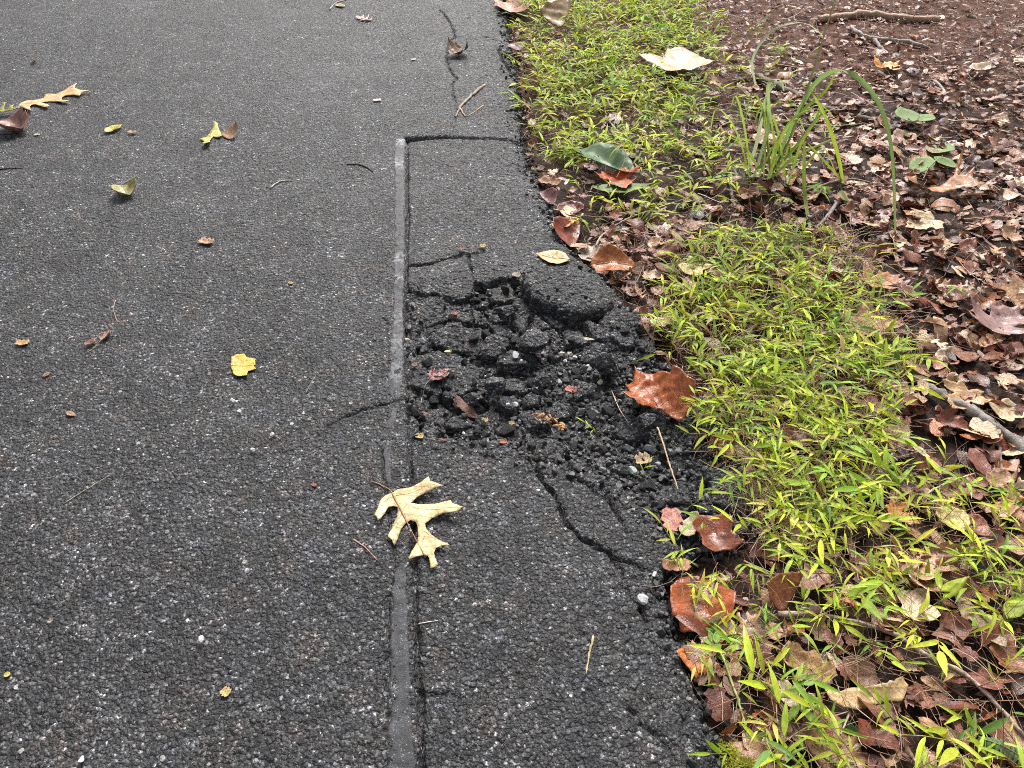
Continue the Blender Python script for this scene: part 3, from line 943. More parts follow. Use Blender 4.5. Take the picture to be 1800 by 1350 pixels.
def leaf_geom(out, cell, r, ragged=0.008):
    """triangulate an outline given in leaf units (length 1)"""
    bd = []
    n = len(out)
    for i in range(n):
        a, b = out[i], out[(i + 1) % n]
        k = max(1, int(np.hypot(*(b - a)) / cell))
        for j in range(k):
            p = a + (b - a) * j / k
            if j:
                p = p + r.normal(size=2) * ragged
            bd.append(p)
    bd = np.array(bd)
    lo, hi = bd.min(0), bd.max(0)
    gx = np.arange(lo[0], hi[0], cell)
    gy = np.arange(lo[1], hi[1], cell)
    g = np.array([(x + (cell / 2 if j % 2 else 0), y) for j, y in enumerate(gy) for x in gx])
    if len(g):
        g = g + r.normal(size=g.shape) * cell * 0.12
        g = g[poly_sd(g[:, 0], g[:, 1], bd) > cell * 0.35]
    allp = [Vector(p) for p in bd] + [Vector(p) for p in g]
    vs, es, fs, *_ = geometry.delaunay_2d_cdt(allp, [], [list(range(len(bd)))], 1, 1e-5)
    UV = np.array([[v.x, v.y] for v in vs])
    F = np.array([f for f in fs if len(f) == 3])
    # upward winding
    a, b, c = UV[F[:, 0]], UV[F[:, 1]], UV[F[:, 2]]
    cr = (b[:, 0] - a[:, 0]) * (c[:, 1] - a[:, 1]) - (b[:, 1] - a[:, 1]) * (c[:, 0] - a[:, 0])
    F[cr < 0] = F[cr < 0][:, ::-1]
    return UV, F

def leaf_deform(UV, L, ku=0.5, kv=0.5, wave=0.03, fold=0.0, seed=0, edge=0.0, wf=4.0):
    u, v = UV[:, 0], UV[:, 1]
    kv = kv if abs(kv) > 1e-3 else 1e-3
    ku = ku if abs(ku) > 1e-3 else 1e-3
    a = kv * v
    y = np.sin(a) / kv
    z1 = (1 - np.cos(a)) / kv + fold * np.abs(v)
    b = ku * (u - 0.45)
    x = np.sin(b) / ku - z1 * np.sin(b) + 0.45
    z = (1 - np.cos(b)) / ku + z1 * np.cos(b)
    z = z + wave * 2 * (fbm(u * wf + seed, v * wf + seed * 1.7, seed, 3) - 0.5)
    z = z + edge * np.sin(u * 23 + seed) * np.abs(v)
    return np.stack([x, y, z], -1) * L

def solid(V, F, t):
    a, b, c = V[F[:, 0]], V[F[:, 1]], V[F[:, 2]]
    nf = np.cross(b - a, c - a)
    N = np.zeros_like(V)
    for k in range(3):
        np.add.at(N, F[:, k], nf)
    N /= np.linalg.norm(N, axis=1)[:, None] + 1e-12
    n = len(V)
    V2 = np.vstack([V, V - N * t])
    e = np.vstack([F[:, [0, 1]], F[:, [1, 2]], F[:, [2, 0]]])
    key = np.sort(e, 1)
    _, inv, cnt = np.unique(key, axis=0, return_inverse=True, return_counts=True)
    be = e[cnt[inv.ravel()] == 1]
    side = np.vstack([np.stack([be[:, 1], be[:, 0], be[:, 0] + n], -1), np.stack([be[:, 1], be[:, 0] + n, be[:, 1] + n], -1)])
    return V2, np.vstack([F, F[:, ::-1] + n, side])

def drop(V, ang, loc_xy, extra=0.0025, q=92):
    c, s = math.cos(ang), math.sin(ang)
    X = V[:, 0] * c - V[:, 1] * s + loc_xy[0]
    Y = V[:, 0] * s + V[:, 1] * c + loc_xy[1]
    d = surf(X, Y) - V[:, 2]
    return float(d.max()) + extra

HEROES = []
def hero_leaf(name, label, kind, base, tip, color, ku=0.4, kv=0.5, wave=0.03, fold=0.1, mat='leaf', stalk=0.25, scol=None, seed=1, cell=0.045, out=None, cat='leaf', z=None, lift=0.0,
              pitch=0.0, roll=0.0, veins=None, edge=0.02, width=1.0, stalk_bend=0.3, group=None, asym=0.1, ragged=0.006):
    r = np.random.default_rng(seed * 13 + 5)
    z0 = 0.0 if z is None else z
    A, B = G(*base, z0), G(*tip, z0)
    if z is None:
        z0 = surf1((A.x + B.x) / 2, (A.y + B.y) / 2) + lift
        A, B = G(*base, z0), G(*tip, z0)
    L = math.hypot(B.x - A.x, B.y - A.y)
    ang = math.atan2(B.y - A.y, B.x - A.x)
    if out is None:
        o2 = outline(kind, r, asym)
        o2[:, 1] *= width
    else:
        W = GP(out, z0) - np.array([A.x, A.y])
        c, s = math.cos(-ang), math.sin(-ang)
        o2 = np.stack([W[:, 0] * c - W[:, 1] * s, W[:, 0] * s + W[:, 1] * c], -1) / L
    if base[0] > 930:
        HEROES.append(((A.x + B.x) / 2, (A.y + B.y) / 2, 0.55 * L))
    UV, F = leaf_geom(o2, cell, r, ragged)
    args = dict(ku=ku, kv=kv, wave=wave, fold=fold, seed=seed, edge=edge)
    V = leaf_deform(UV, L, **args)
    Rr = np.array(Euler((roll, -pitch, 0)).to_matrix())
    V = V @ Rr.T
    V2, F2 = solid(V, F, 0.0006)
    luv = np.zeros((len(V2), 3))
    luv[:, :2] = np.vstack([UV, UV])
    zz = drop(V, ang, (A.x, A.y)) + lift
    ob = link(name, mesh_np(name, V2, F2, M[mat], True, {'luv': ('FLOAT_VECTOR', luv)}), None, (A.x, A.y, zz))
    ob.rotation_euler = (0, 0, ang)
    ob.color = (*color, 1)
    tag(ob, label, cat, group)
    sc = scol or tuple(0.7 * k for k in color)
    # midrib and stalk
    if stalk > 0:
        ps = []
        for t in np.linspace(0.0, 0.85, 9):
            q = leaf_deform(np.array([[t, 0.0]]), L, **args)[0] @ Rr.T
            ps.append(q + np.array([0, 0, 0.0008]))
        st = []
        for t in np.linspace(1, 0.12, 7):
            q = ps[0] + np.array([-t * stalk * L, stalk_bend * (t ** 2) * stalk * L, 0])
            c, s = math.cos(ang), math.sin(ang)
            wx, wy = q[0] * c - q[1] * s + A.x, q[0] * s + q[1] * c + A.y
            q[2] = (surf1(wx, wy) + 0.002 - zz) * min(1, t * 1.6) + q[2] * (1 - min(1, t * 1.6))
            st.append(q)
        path = st + ps
        rad = [0.010 * L] * len(st) + [0.009 * L * (1 - 0.8 * k / 8) for k in range(9)]
        rad = [min(max(x, 0.0005), 0.0012) for x in rad]
        TV, TF = tube(path, rad, 5)
        so = link('stalk', mesh_np('stalk', TV, TF, M['stem']), ob)
        so.color = (*sc, 1)
    if veins:
        for pv in veins:
            W = GP(pv, z0) - np.array([A.x, A.y])
            c, s = math.cos(-ang), math.sin(-ang)
            uvp = np.stack([W[:, 0] * c - W[:, 1] * s, W[:, 0] * s + W[:, 1] * c], -1) / L
            tt = np.linspace(0, 1, 8)
            k = np.linspace(0, 1, len(uvp))
            uvp = np.stack([np.interp(tt, k, uvp[:, 0]), np.interp(tt, k, uvp[:, 1])], -1)
            q = leaf_deform(uvp, L, **args) @ Rr.T + np.array([0, 0, 0.0002])
            TV, TF = tube(q - np.array([0, 0, 0.0002]), [0.0005 - 0.0003 * j / 7 for j in range(8)], 4)
            vo = link('vein', mesh_np('vein', TV, TF, M['stem']), ob)
            vo.color = (*sc, 1)
    return ob

def crop(o, s, pts):
    return [(o[0] + x / s, o[1] + y / s) for x, y in pts]

OAK = crop((600, 820), 6, [(545, 345), (600, 310), (735, 290), (850, 245), (930, 200), (945, 240), (1085, 285), (960, 320), (800, 390), (740, 450), (850, 465), (960, 460), (1160, 440), (1180, 480), (1230, 500),
    (1290, 530), (1225, 570), (1080, 570), (960, 600), (890, 655), (905, 720), (960, 780), (1060, 850), (1120, 880), (1150, 905), (1060, 900), (1005, 930), (985, 980), (1000, 1040), (1030, 1110), (985, 1145),
    (945, 1145), (940, 1060), (920, 1000), (880, 990), (800, 1010), (720, 1050), (740, 980), (790, 890), (810, 850), (820, 780), (815, 700), (790, 640), (740, 620), (690, 650), (640, 710), (610, 790), (570, 890),
    (545, 830), (500, 795), (550, 690), (600, 590), (605, 490), (560, 480), (510, 490), (480, 540), (450, 590), (400, 650), (380, 600), (360, 590), (395, 510), (430, 420), (480, 370)])
OAKV = [crop((600, 820), 6, v) for v in ([(580, 370), (760, 345), (930, 265), (1040, 285)], [(580, 375), (500, 400), (440, 470), (400, 580)], [(700, 480), (860, 515), (1030, 525), (1200, 520)],
        [(690, 470), (640, 560), (590, 700), (555, 830)], [(885, 740), (980, 820), (1090, 870)], [(890, 780), (850, 890), (760, 1000)])]
hero_leaf('oak_leaf', 'large pale yellow lobed oak leaf lying across the sealant strip', 'oak', (690.8, 877.5), (760, 1010), (0.78, 0.63, 0.33), 0.30, 0.35, 0.03, 0.05, 'leaf', 0.26, (0.30, 0.15, 0.07),
          3, 0.03, OAK, veins=OAKV, edge=0.0, stalk_bend=-0.5, ragged=0.002)
OAK2 = crop((0, 120), 6, [(200, 420), (230, 390), (300, 360), (390, 345), (470, 325), (490, 295), (540, 290), (600, 290), (680, 265), (760, 225), (830, 200), (800, 240), (860, 260), (985, 262), (900, 272), (860, 285), (850, 315),
    (780, 298), (700, 300), (650, 320), (660, 350), (745, 372), (680, 382), (600, 365), (520, 355), (440, 370), (500, 395), (535, 425), (480, 435), (430, 415), (380, 395), (340, 400), (320, 430), (345, 480), (290, 460), (240, 430)])
hero_leaf('oak_leaf', 'tan lobed oak leaf in the upper left corner of the road', 'oak', (34, 188), (163, 164), (0.74, 0.50, 0.24), 0.2, 0.2, 0.015, 0.05, 'leaf', 0.0, None, 4, 0.035, OAK2, edge=0, ragged=0.002,
          veins=[crop((0, 120), 6, [(230, 410), (400, 365), (600, 325), (850, 265)])])
hero_leaf('oak_leaf', 'olive green leaf piece behind the tan oak leaf, cut by the picture border', 'oak', (-30, 200), (40, 195), (0.34, 0.34, 0.07), 0.5, 0.9, 0.05, 0.3, 'leaf', 0.0, None, 5, 0.06, width=0.8, lift=0.01)
hero_leaf('curled_leaf', 'curled pinkish brown leaf below the tan oak leaf', 'torn', (14, 220), (48, 240), (0.34, 0.19, 0.16), 1.5, 2.6, 0.10, 0.2, 'leaf', 0.0, None, 6, 0.06, width=1.5)
hero_leaf('small_leaf', 'yellow green small leaf with a brown tip on the upper road', 'ovate', (185, 236), (216, 222), (0.58, 0.52, 0.06), 0.6, 1.4, 0.05, 0.2, 'leaf', 0.2, (0.2, 0.06, 0.04), 7, 0.08)
hero_leaf('leaf_scrap', 'tan scrap beside the yellow green small leaf', 'torn', (226, 234), (241, 236), (0.48, 0.30, 0.16), 1.0, 1.5, 0.1, 0.2, 'leaf', 0, None, 8, 0.12)
GO = crop((0, 0), 3, [(1130, 650), (1150, 660), (1155, 685), (1175, 725), (1150, 735), (1125, 722), (1110, 750), (1115, 782), (1098, 775), (1085, 788), (1070, 775), (1080, 755), (1055, 742), (1090, 728), (1110, 705), (1120, 680)])
hero_leaf('oak_leaf', 'small yellow green oak leaf fragment on the upper road', 'oak', (377, 217), (363, 262), (0.56, 0.55, 0.13), 0.5, 0.6, 0.03, 0.1, 'leaf', 0.0, None, 9, 0.05, GO, edge=0, ragged=0.003)
hero_leaf('leaf_scrap', 'tan triangular scrap beside the yellow green oak fragment', 'half', (389, 236), (408, 248), (0.42, 0.25, 0.14), 0.5, 1.4, 0.06, 0.2, 'leaf', 0, None, 10, 0.1, width=2.2)
hero_leaf('curled_leaf', 'crumpled olive and tan leaf with a stalk left of centre road', 'torn', (215, 332), (232, 352), (0.40, 0.38, 0.14), 1.4, 2.2, 0.1, 0.3, 'leaf', 0.7, (0.2, 0.16, 0.12), 11, 0.08, width=1.6, stalk_bend=1.2)
hero_leaf('leaf_scrap', 'pink and tan leaf scrap on the middle road', 'torn', (352, 425), (377, 430), (0.55, 0.33, 0.20), 0.9, 1.6, 0.06, 0.2, 'leaf', 0, None, 12, 0.1)
hero_leaf('curled_leaf', 'dark reddish curled leaf with yellow stalk on the left road', 'lance', (178, 602), (196, 582), (0.17, 0.05, 0.03), 0.8, 3.5, 0.05, 0.2, 'wetleaf', 1.0, (0.5, 0.4, 0.15), 13, 0.06, width=2.4, stalk_bend=0.3)
hero_leaf('curled_leaf', 'pinkish scrap attached to the dark reddish curled leaf', 'torn', (150, 610), (172, 600), (0.34, 0.17, 0.15), 1.2, 2.5, 0.08, 0.2, 'leaf', 0, None, 14, 0.09)
TUL = crop((0, 450), 3, [(1220, 585), (1222, 545), (1250, 532), (1290, 528), (1305, 545), (1345, 548), (1350, 580), (1338, 585), (1355, 605), (1310, 615), (1308, 645), (1260, 648), (1235, 635), (1225, 605)])
hero_leaf('yellow_leaf', 'bright yellow four lobed leaf with orange stain on the road', 'tulip', (406.7, 645), (450, 645), (0.86, 0.56, 0.09), 0.25, 0.3, 0.02, 0.03, 'leaf', 0.35, (0.35, 0.3, 0.25), 15, 0.06, TUL, edge=0, ragged=0.006, stalk_bend=-0.5)
hero_leaf('fallen_leaf', 'pale pink leaf at the top of the road', 'oak', (655, 38), (625, 32), (0.55, 0.38, 0.33), 0.6, 0.8, 0.04, 0.1, 'leaf', 0.2, (0.2, 0.1, 0.08), 16, 0.06, width=1.1)
hero_leaf('curled_leaf', 'dry brown curled leaf over the long top crack', 'maple', (815, 92), (790, 104), (0.30, 0.19, 0.11), 1.2, 2.0, 0.12, 0.2, 'leaf', 0.5, (0.15, 0.08, 0.05), 17, 0.07, width=1.3)
hero_leaf('small_leaf', 'small yellow leaf at the top border of the road', 'ovate', (590, 10), (607, 14), (0.5, 0.42, 0.2), 0.6, 1.0, 0.04, 0.2, 'leaf', 0.6, (0.4, 0.35, 0.25), 18, 0.1)
hero_leaf('leaf_scrap', 'small tan scrap low on the left road', 'torn', (391, 1214), (405, 1222), (0.66, 0.50, 0.22), 0.5, 0.8, 0.06, 0.1, 'leaf', 0, None, 19, 0.12, width=1.6)
hero_leaf('leaf_scrap', 'bright yellow dot of leaf at the left border of the road', 'round', (8, 1188), (20, 1186), (0.75, 0.66, 0.15), 0.4, 0.5, 0.03, 0.1, 'leaf', 0, None, 20, 0.14)
hero_leaf('leaf_scrap', 'tan crumpled scrap at the left border beside the dark curled leaf', 'torn', (28, 605), (54, 606), (0.58, 0.40, 0.18), 0.6, 1.2, 0.06, 0.2, 'leaf', 0, None, 21, 0.1, width=0.9)
hero_leaf('leaf_scrap', 'tan scrap with a dark thread on the left road', 'torn', (77, 664), (89, 656), (0.48, 0.28, 0.18), 0.6, 1.2, 0.06, 0.2, 'leaf', 2.5, (0.06, 0.05, 0.05), 22, 0.12, stalk_bend=-0.2)
hero_leaf('small_leaf', 'tiny brown pointed leaf on the left road', 'lance', (117, 726), (135, 733), (0.42, 0.25, 0.18), 0.4, 0.8, 0.03, 0.2, 'leaf', 0, None, 23, 0.1, width=1.6)
hero_leaf('leaf_scrap', 'tiny orange flake on the road left of the hole', 'torn', (507, 498), (516, 500), (0.6, 0.42, 0.2), 0.4, 0.8, 0.03, 0.2, 'leaf', 0, None, 24, 0.15)
hero_leaf('leaf_scrap', 'tiny red flake on the road left of the pale oak leaf', 'torn', (548, 852), (557, 856), (0.35, 0.14, 0.08), 0.6, 1.2, 0.05, 0.2, 'leaf', 0, None, 25, 0.15)
hero_leaf('acorn_cap', 'small brown nut shell in the upper left of the road', 'round', (54, 111), (66, 111), (0.30, 0.20, 0.15), 1.8, 2.6, 0.05, 0.1, 'leaf', 0, None, 26, 0.12, cat='nut shell')
hero_leaf('leaf_scrap', 'cream flake on the road left of the top seam', 'torn', (656, 178), (671, 177), (0.7, 0.66, 0.6), 0.4, 0.8, 0.03, 0.2, 'leaf', 0, None, 27, 0.15)
hero_leaf('leaf_scrap', 'cream flake below the curled pinkish leaf', 'torn', (60, 238), (71, 238), (0.6, 0.56, 0.48), 0.4, 0.8, 0.03, 0.2, 'leaf', 0, None, 28, 0.15)
hero_leaf('leaf_scrap', 'pale flake beside the top curled leaf', 'torn', (722, 106), (732, 106), (0.66, 0.64, 0.6), 0.4, 0.8, 0.03, 0.2, 'leaf', 0, None, 29, 0.15)
# round the hole
hero_leaf('tan_leaf', 'pale yellow oval leaf on the asphalt edge above the raised slab', 'ovate', (1002, 460), (941, 450), (0.68, 0.47, 0.20), 0.35, 0.5, 0.03, 0.08, 'leaf', 0.1, (0.4, 0.2, 0.08), 30, 0.05, width=1.15)
hero_leaf('orange_leaf', 'wet orange brown folded leaf right of the raised slab', 'ovate', (1036, 478), (1118, 480), (0.44, 0.15, 0.035), -0.8, 1.6, 0.06, 0.15, 'wetleaf', 0.12, None, 31, 0.045, width=1.35, lift=0.008, roll=0.25)
hero_leaf('red_leaf', 'dark red folded leaf on the road edge above the oval leaf', 'half', (1004, 448), (1020, 400), (0.22, 0.035, 0.015), 0.6, 1.8, 0.05, 0.3, 'wetleaf', 0.0, None, 32, 0.05, width=1.4, lift=0.004)
hero_leaf('red_leaf', 'purplish crumpled leaf on the road edge beside the weeds', 'round', (985, 386), (1022, 366), (0.25, 0.085, 0.08), 1.3, 1.6, 0.10, 0.1, 'leaf', 0.0, None, 33, 0.05, width=1.0, lift=0.008)
hero_leaf('orange_leaf', 'orange ragged leaf edge under the purplish crumpled leaf', 'torn', (972, 405), (1008, 393), (0.50, 0.20, 0.04), 0.6, 1.2, 0.08, 0.1, 'wetleaf', 0.0, None, 34, 0.06, width=1.0)
hero_leaf('red_leaf', 'narrow dark maroon leaf tucked against the road edge', 'half', (947, 342), (972, 366), (0.16, 0.05, 0.045), 0.6, 1.8, 0.05, 0.3, 'leaf', 0.0, None, 35, 0.06, width=1.2)
hero_leaf('brown_leaf', 'orange tan leaf standing at the road edge in the upper weeds', 'torn', (948, 318), (985, 330), (0.40, 0.20, 0.10), 0.8, 1.4, 0.08, 0.2, 'leaf', 0.0, None, 36, 0.05, width=1.2, lift=0.006)
hero_leaf('brown_leaf', 'cream leaf fragment between the twig and the folded orange leaf', 'torn', (1034, 466), (1040, 436), (0.52, 0.46, 0.36), 0.4, 1.0, 0.05, 0.2, 'leaf', 0.0, None, 37, 0.07, width=1.2, lift=0.004)
MAP = crop((950, 620), 6, [(1240, 680), (1130, 690), (1050, 720), (980, 745), (950, 700), (830, 630), (860, 595), (920, 560), (910, 490), (880, 405), (960, 410), (990, 275), (1020, 340), (1100, 375), (1230, 395), (1330, 440), (1380, 400), (1480, 480),
       (1570, 520), (1560, 660), (1520, 760), (1460, 800), (1380, 770)])
hero_leaf('lobed_leaf', 'big reddish brown lobed leaf lying on the black rubble', 'maple', (1156.7, 733), (1103, 690), (0.42, 0.115, 0.03), -0.5, 0.9, 0.11, 0.15, 'wetleaf', 0.0, (0.1, 0.03, 0.02), 40, 0.05, MAP, edge=0.01, lift=0.014, roll=0.0, ragged=0.004,
          veins=[crop((950, 620), 6, v) for v in ([(1230, 670), (1150, 580), (1050, 470), (990, 330)], [(1230, 670), (1050, 680), (860, 620)], [(1230, 670), (1320, 620), (1400, 560)], [(1230, 670), (1330, 730), (1450, 790)])])
hero_leaf('red_leaf', 'small crimson leaf with pale stalk on the left broken slab', 'maple', (760, 686), (796, 668), (0.26, 0.075, 0.07), 0.8, 1.6, 0.08, 0.2, 'wetleaf', 1.0, (0.55, 0.4, 0.35), 41, 0.07, width=0.8, lift=0.004, stalk_bend=-0.7)
hero_leaf('red_leaf', 'red brown leaf in the weeds right of the stone stalk', 'maple', (1262, 772), (1288, 812), (0.34, 0.09, 0.04), 0.8, 1.6, 0.08, 0.2, 'leaf', 0.0, None, 42, 0.06, width=1.0, lift=0.012)
hero_leaf('pink_leaf', 'pink brown rectangular leaf piece at the edge of the asphalt', 'torn', (1182, 940), (1178, 896), (0.46, 0.17, 0.12), 0.3, 0.7, 0.05, 0.05, 'leaf', 0.0, None, 43, 0.06, width=1.1, lift=0.004)
hero_leaf('brown_leaf', 'pale green tan curled leaf beside the pink brown piece', 'torn', (1200, 945), (1232, 905), (0.50, 0.42, 0.24), 0.8, 1.2, 0.06, 0.1, 'leaf', 0.0, None, 44, 0.06, width=0.8, lift=0.010)
hero_leaf('red_leaf', 'large dark red curled leaf behind the pale curled one', 'tulip', (1240, 915), (1275, 990), (0.25, 0.065, 0.025), 0.9, 1.4, 0.06, 0.15, 'wetleaf', 0.0, None, 45, 0.05, width=1.0, lift=0.012)
hero_leaf('brown_leaf', 'orange brown leaf half under the glossy red leaf', 'torn', (1160, 1010), (1212, 1012), (0.46, 0.20, 0.10), 0.5, 0.9, 0.06, 0.1, 'leaf', 0.0, None, 46, 0.06, width=0.8, lift=0.006)
RED = crop((900, 850), 4.5, [(1480, 760), (1560, 790), (1660, 870), (1760, 960), (1740, 1080), (1700, 1170), (1580, 1150), (1500, 1180), (1440, 1200), (1330, 1190), (1310, 1110), (1250, 1080), (1230, 960), (1230, 880), (1300, 810), (1400, 770)])
hero_leaf('glossy_leaf', 'big glossy wet red brown leaf at the road edge', 'maple', (1229, 1019), (1213, 1117), (0.38, 0.095, 0.028), -0.45, 1.1, 0.07, 0.10, 'wetleaf', 0.5, (0.05, 0.015, 0.01), 47, 0.05, RED, edge=0.01, lift=0.010, ragged=0.004, stalk_bend=0.4,
          veins=[crop((900, 850), 4.5, v) for v in ([(1480, 770), (1380, 850), (1270, 950)], [(1480, 800), (1600, 900), (1720, 980)], [(1475, 900), (1400, 1000), (1330, 1100)], [(1475, 900), (1560, 1000), (1640, 1100)])])
OR = crop((1000, 1050), 4.5, [(940, 420), (985, 415), (1040, 490), (1070, 540), (1090, 655), (1050, 640), (1015, 640), (1003, 690), (940, 620), (880, 560), (825, 500), (870, 455)])
hero_leaf('orange_leaf', 'bright orange small leaf at the asphalt edge below the glossy one', 'torn', (1209, 1143), (1226, 1200), (0.60, 0.17, 0.025), -0.5, 1.3, 0.04, 0.05, 'wetleaf', 0.5, (0.3, 0.16, 0.08), 48, 0.07, OR, edge=0.01, lift=0.006, ragged=0.006)
# lower right
BR = crop((1200, 900), 3, [(620, 1080), (700, 1060), (800, 1080), (870, 1160), (920, 1240), (950, 1330), (940, 1400), (760, 1420), (700, 1340), (650, 1260), (610, 1170)])
hero_leaf('brown_leaf', 'large dull brown leaf at the bottom border under green sprigs', 'ovate', (1425, 1255), (1510, 1370), (0.33, 0.17, 0.09), 0.5, -0.9, 0.04, 0.1, 'leaf', 0.0, None, 50, 0.05, BR, edge=0.02, lift=0.008, ragged=0.006)
TN = crop((1200, 900), 3, [(730, 950), (800, 960), (880, 940), (980, 930), (1060, 920), (1140, 890), (1170, 930), (1140, 1010), (1050, 1010), (980, 1040), (900, 1050), (830, 1040), (760, 1000)])
hero_leaf('tan_leaf', 'long pale tan leaf with toothed rim in the bottom right litter', 'ovate', (1440, 1216), (1590, 1215), (0.60, 0.42, 0.20), 0.7, 1.4, 0.05, 0.1, 'leaf', 0.0, None, 51, 0.04, TN, edge=0.02, lift=0.018, ragged=0.006, roll=0.3)
hero_leaf('brown_leaf', 'golden brown leaf left above the long tan leaf', 'torn', (1372, 1145), (1470, 1205), (0.38, 0.21, 0.08), 0.8, 1.2, 0.06, 0.1, 'leaf', 0.0, None, 52, 0.05, lift=0.014, width=0.9)
hero_leaf('brown_leaf', 'dark brown leaf behind the long tan leaf', 'ovate', (1480, 1160), (1545, 1215), (0.24, 0.11, 0.05), 0.5, 0.8, 0.05, 0.1, 'leaf', 0.0, None, 53, 0.05, lift=0.010, width=1.4)
hero_leaf('small_leaf', 'small round tan leaf right of the grass tuft', 'round', (1356, 1098), (1360, 1130), (0.55, 0.36, 0.18), 0.4, 0.7, 0.03, 0.1, 'leaf', 0.0, None, 54, 0.08, lift=0.012)
PL = crop((1200, 900), 3, [(1420, 450), (1500, 480), (1600, 560), (1660, 620), (1700, 700), (1690, 740), (1620, 700), (1560, 620), (1500, 580), (1470, 590), (1440, 520)])
hero_leaf('pale_leaf', 'long pale brown leaf among sprigs near the right border', 'ovate', (1674, 1050), (1765, 1145), (0.52, 0.37, 0.25), 0.6, 1.4, 0.05, 0.1, 'leaf', 0.0, None, 55, 0.05, PL, lift=0.02, ragged=0.005)
hero_leaf('brown_leaf', 'rust brown leaf hanging below the long pale one', 'torn', (1745, 1110), (1790, 1200), (0.34, 0.13, 0.05), 0.9, 1.2, 0.06, 0.1, 'leaf', 0.0, None, 56, 0.05, lift=0.012)
hero_leaf('yellow_leaf', 'cream yellow spotted leaf in the litter right of the weeds', 'round', (1650, 898), (1690, 942), (0.74, 0.64, 0.26), 0.5, 0.8, 0.05, 0.1, 'leaf', 0.0, None, 57, 0.05, lift=0.022, width=1.1)
hero_leaf('orange_leaf', 'orange yellow crumpled leaf left of the spotted yellow one', 'maple', (1560, 895), (1615, 930), (0.62, 0.30, 0.08), 0.8, 1.0, 0.08, 0.1, 'leaf', 0.0, None, 58, 0.05, lift=0.018, width=0.8)
hero_leaf('brown_leaf', 'red brown leaf under the spotted yellow leaf', 'ovate', (1685, 910), (1745, 950), (0.32, 0.10, 0.05), 0.6, 0.8, 0.05, 0.1, 'leaf', 0.0, None, 59, 0.05, lift=0.012, width=1.3)
hero_leaf('orange_leaf', 'orange jagged leaf on the right border above the spotted one', 'oak', (1765, 872), (1800, 930), (0.52, 0.24, 0.09), 0.6, 0.9, 0.06, 0.1, 'leaf', 0.0, None, 60, 0.05, lift=0.016, width=1.2)
hero_leaf('brown_leaf', 'dark rust leaf standing in the sprigs above the long twig', 'half', (1372, 1075), (1410, 1020), (0.30, 0.10, 0.03), 0.6, 1.2, 0.04, 0.2, 'leaf', 0.0, None, 61, 0.06, lift=0.02, width=1.4, pitch=0.5)
# upper right
OK3 = crop((1500, 250), 6, [(520, 420), (640, 395), (690, 470), (720, 510), (800, 490), (900, 480), (980, 440), (1040, 420), (1070, 360), (1150, 250), (1150, 300), (1100, 380), (1080, 430), (1160, 440), (1260, 410), (1230, 470), (1320, 550),
      (1230, 560), (1150, 520), (1060, 540), (960, 560), (880, 590), (800, 640), (760, 610), (720, 560), (660, 540), (680, 620), (620, 600), (560, 520)])
hero_leaf('oak_leaf', 'big golden brown oak leaf on the litter below the mottled seedling', 'oak', (1586, 322), (1718, 340), (0.42, 0.19, 0.06), 0.8, 0.9, 0.06, 0.1, 'leaf', 0.0, None, 62, 0.04, OK3, edge=0.02, lift=0.02, ragged=0.004)
hero_leaf('curled_leaf', 'arched red brown leaf below the big golden oak leaf', 'lance', (1625, 372), (1695, 382), (0.36, 0.16, 0.08), -2.2, 1.2, 0.04, 0.1, 'leaf', 0.0, None, 63, 0.06, lift=0.02, width=2.0)
hero_leaf('tan_leaf', 'cream broad leaf left below the arched red brown leaf', 'maple', (1640, 392), (1588, 405), (0.62, 0.47, 0.28), 0.5, 0.7, 0.05, 0.1, 'leaf', 0.0, None, 64, 0.05, lift=0.014)
hero_leaf('orange_leaf', 'bright orange yellow leaf on the far brown litter', 'maple', (1548, 124), (1580, 112), (0.75, 0.36, 0.04), 0.9, 1.0, 0.08, 0.1, 'leaf', 0.0, None, 65, 0.06, lift=0.012, width=0.9)
hero_leaf('tan_leaf', 'cream curled leaf on the far litter near the right border', 'ovate', (1706, 130), (1740, 118), (0.72, 0.58, 0.40), 1.2, 1.4, 0.06, 0.1, 'leaf', 0.0, None, 66, 0.06, lift=0.012, width=1.0)
hero_leaf('tan_leaf', 'large faded tan lobed leaf lying in the upper weeds', 'tulip', (1235, 108), (1140, 132), (0.62, 0.46, 0.27), 0.4, 0.6, 0.05, 0.1, 'leaf', 0.0, None, 67, 0.05, lift=0.03)
hero_leaf('brown_leaf', 'olive brown leaf standing in the uppermost weeds', 'half', (985, 45), (1005, 25), (0.30, 0.19, 0.06), 0.4, 0.8, 0.05, 0.1, 'leaf', 0.0, None, 68, 0.06, lift=0.04, width=1.8, pitch=0.5)
hero_leaf('orange_leaf', 'orange brown leaf at the top corner between road and weeds', 'torn', (892, 12), (910, 34), (0.46, 0.22, 0.12), 0.6, 1.0, 0.06, 0.1, 'leaf', 0.0, None, 69, 0.08, lift=0.01, width=1.4)
hero_leaf('brown_leaf', 'red brown leaf at the top border beside the weeds', 'torn', (905, 2), (925, 5), (0.36, 0.12, 0.06), 0.6, 1.0, 0.06, 0.1, 'leaf', 0.0, None, 70, 0.08, lift=0.01, width=1.4)
hero_leaf('red_leaf', 'dark red leaf hidden at the road edge in the uppermost weeds', 'ovate', (900, 88), (922, 102), (0.14, 0.035, 0.03), 0.6, 1.0, 0.06, 0.1, 'leaf', 0.0, None, 71, 0.08, lift=0.008, width=1.4)
hero_leaf('orange_leaf', 'bright orange red leaf below the drooping green leaf', 'maple', (1078, 312), (1100, 338), (0.55, 0.10, 0.015), 0.6, 0.8, 0.06, 0.1, 'leaf', 0.0, None, 72, 0.06, lift=0.03, width=1.4)
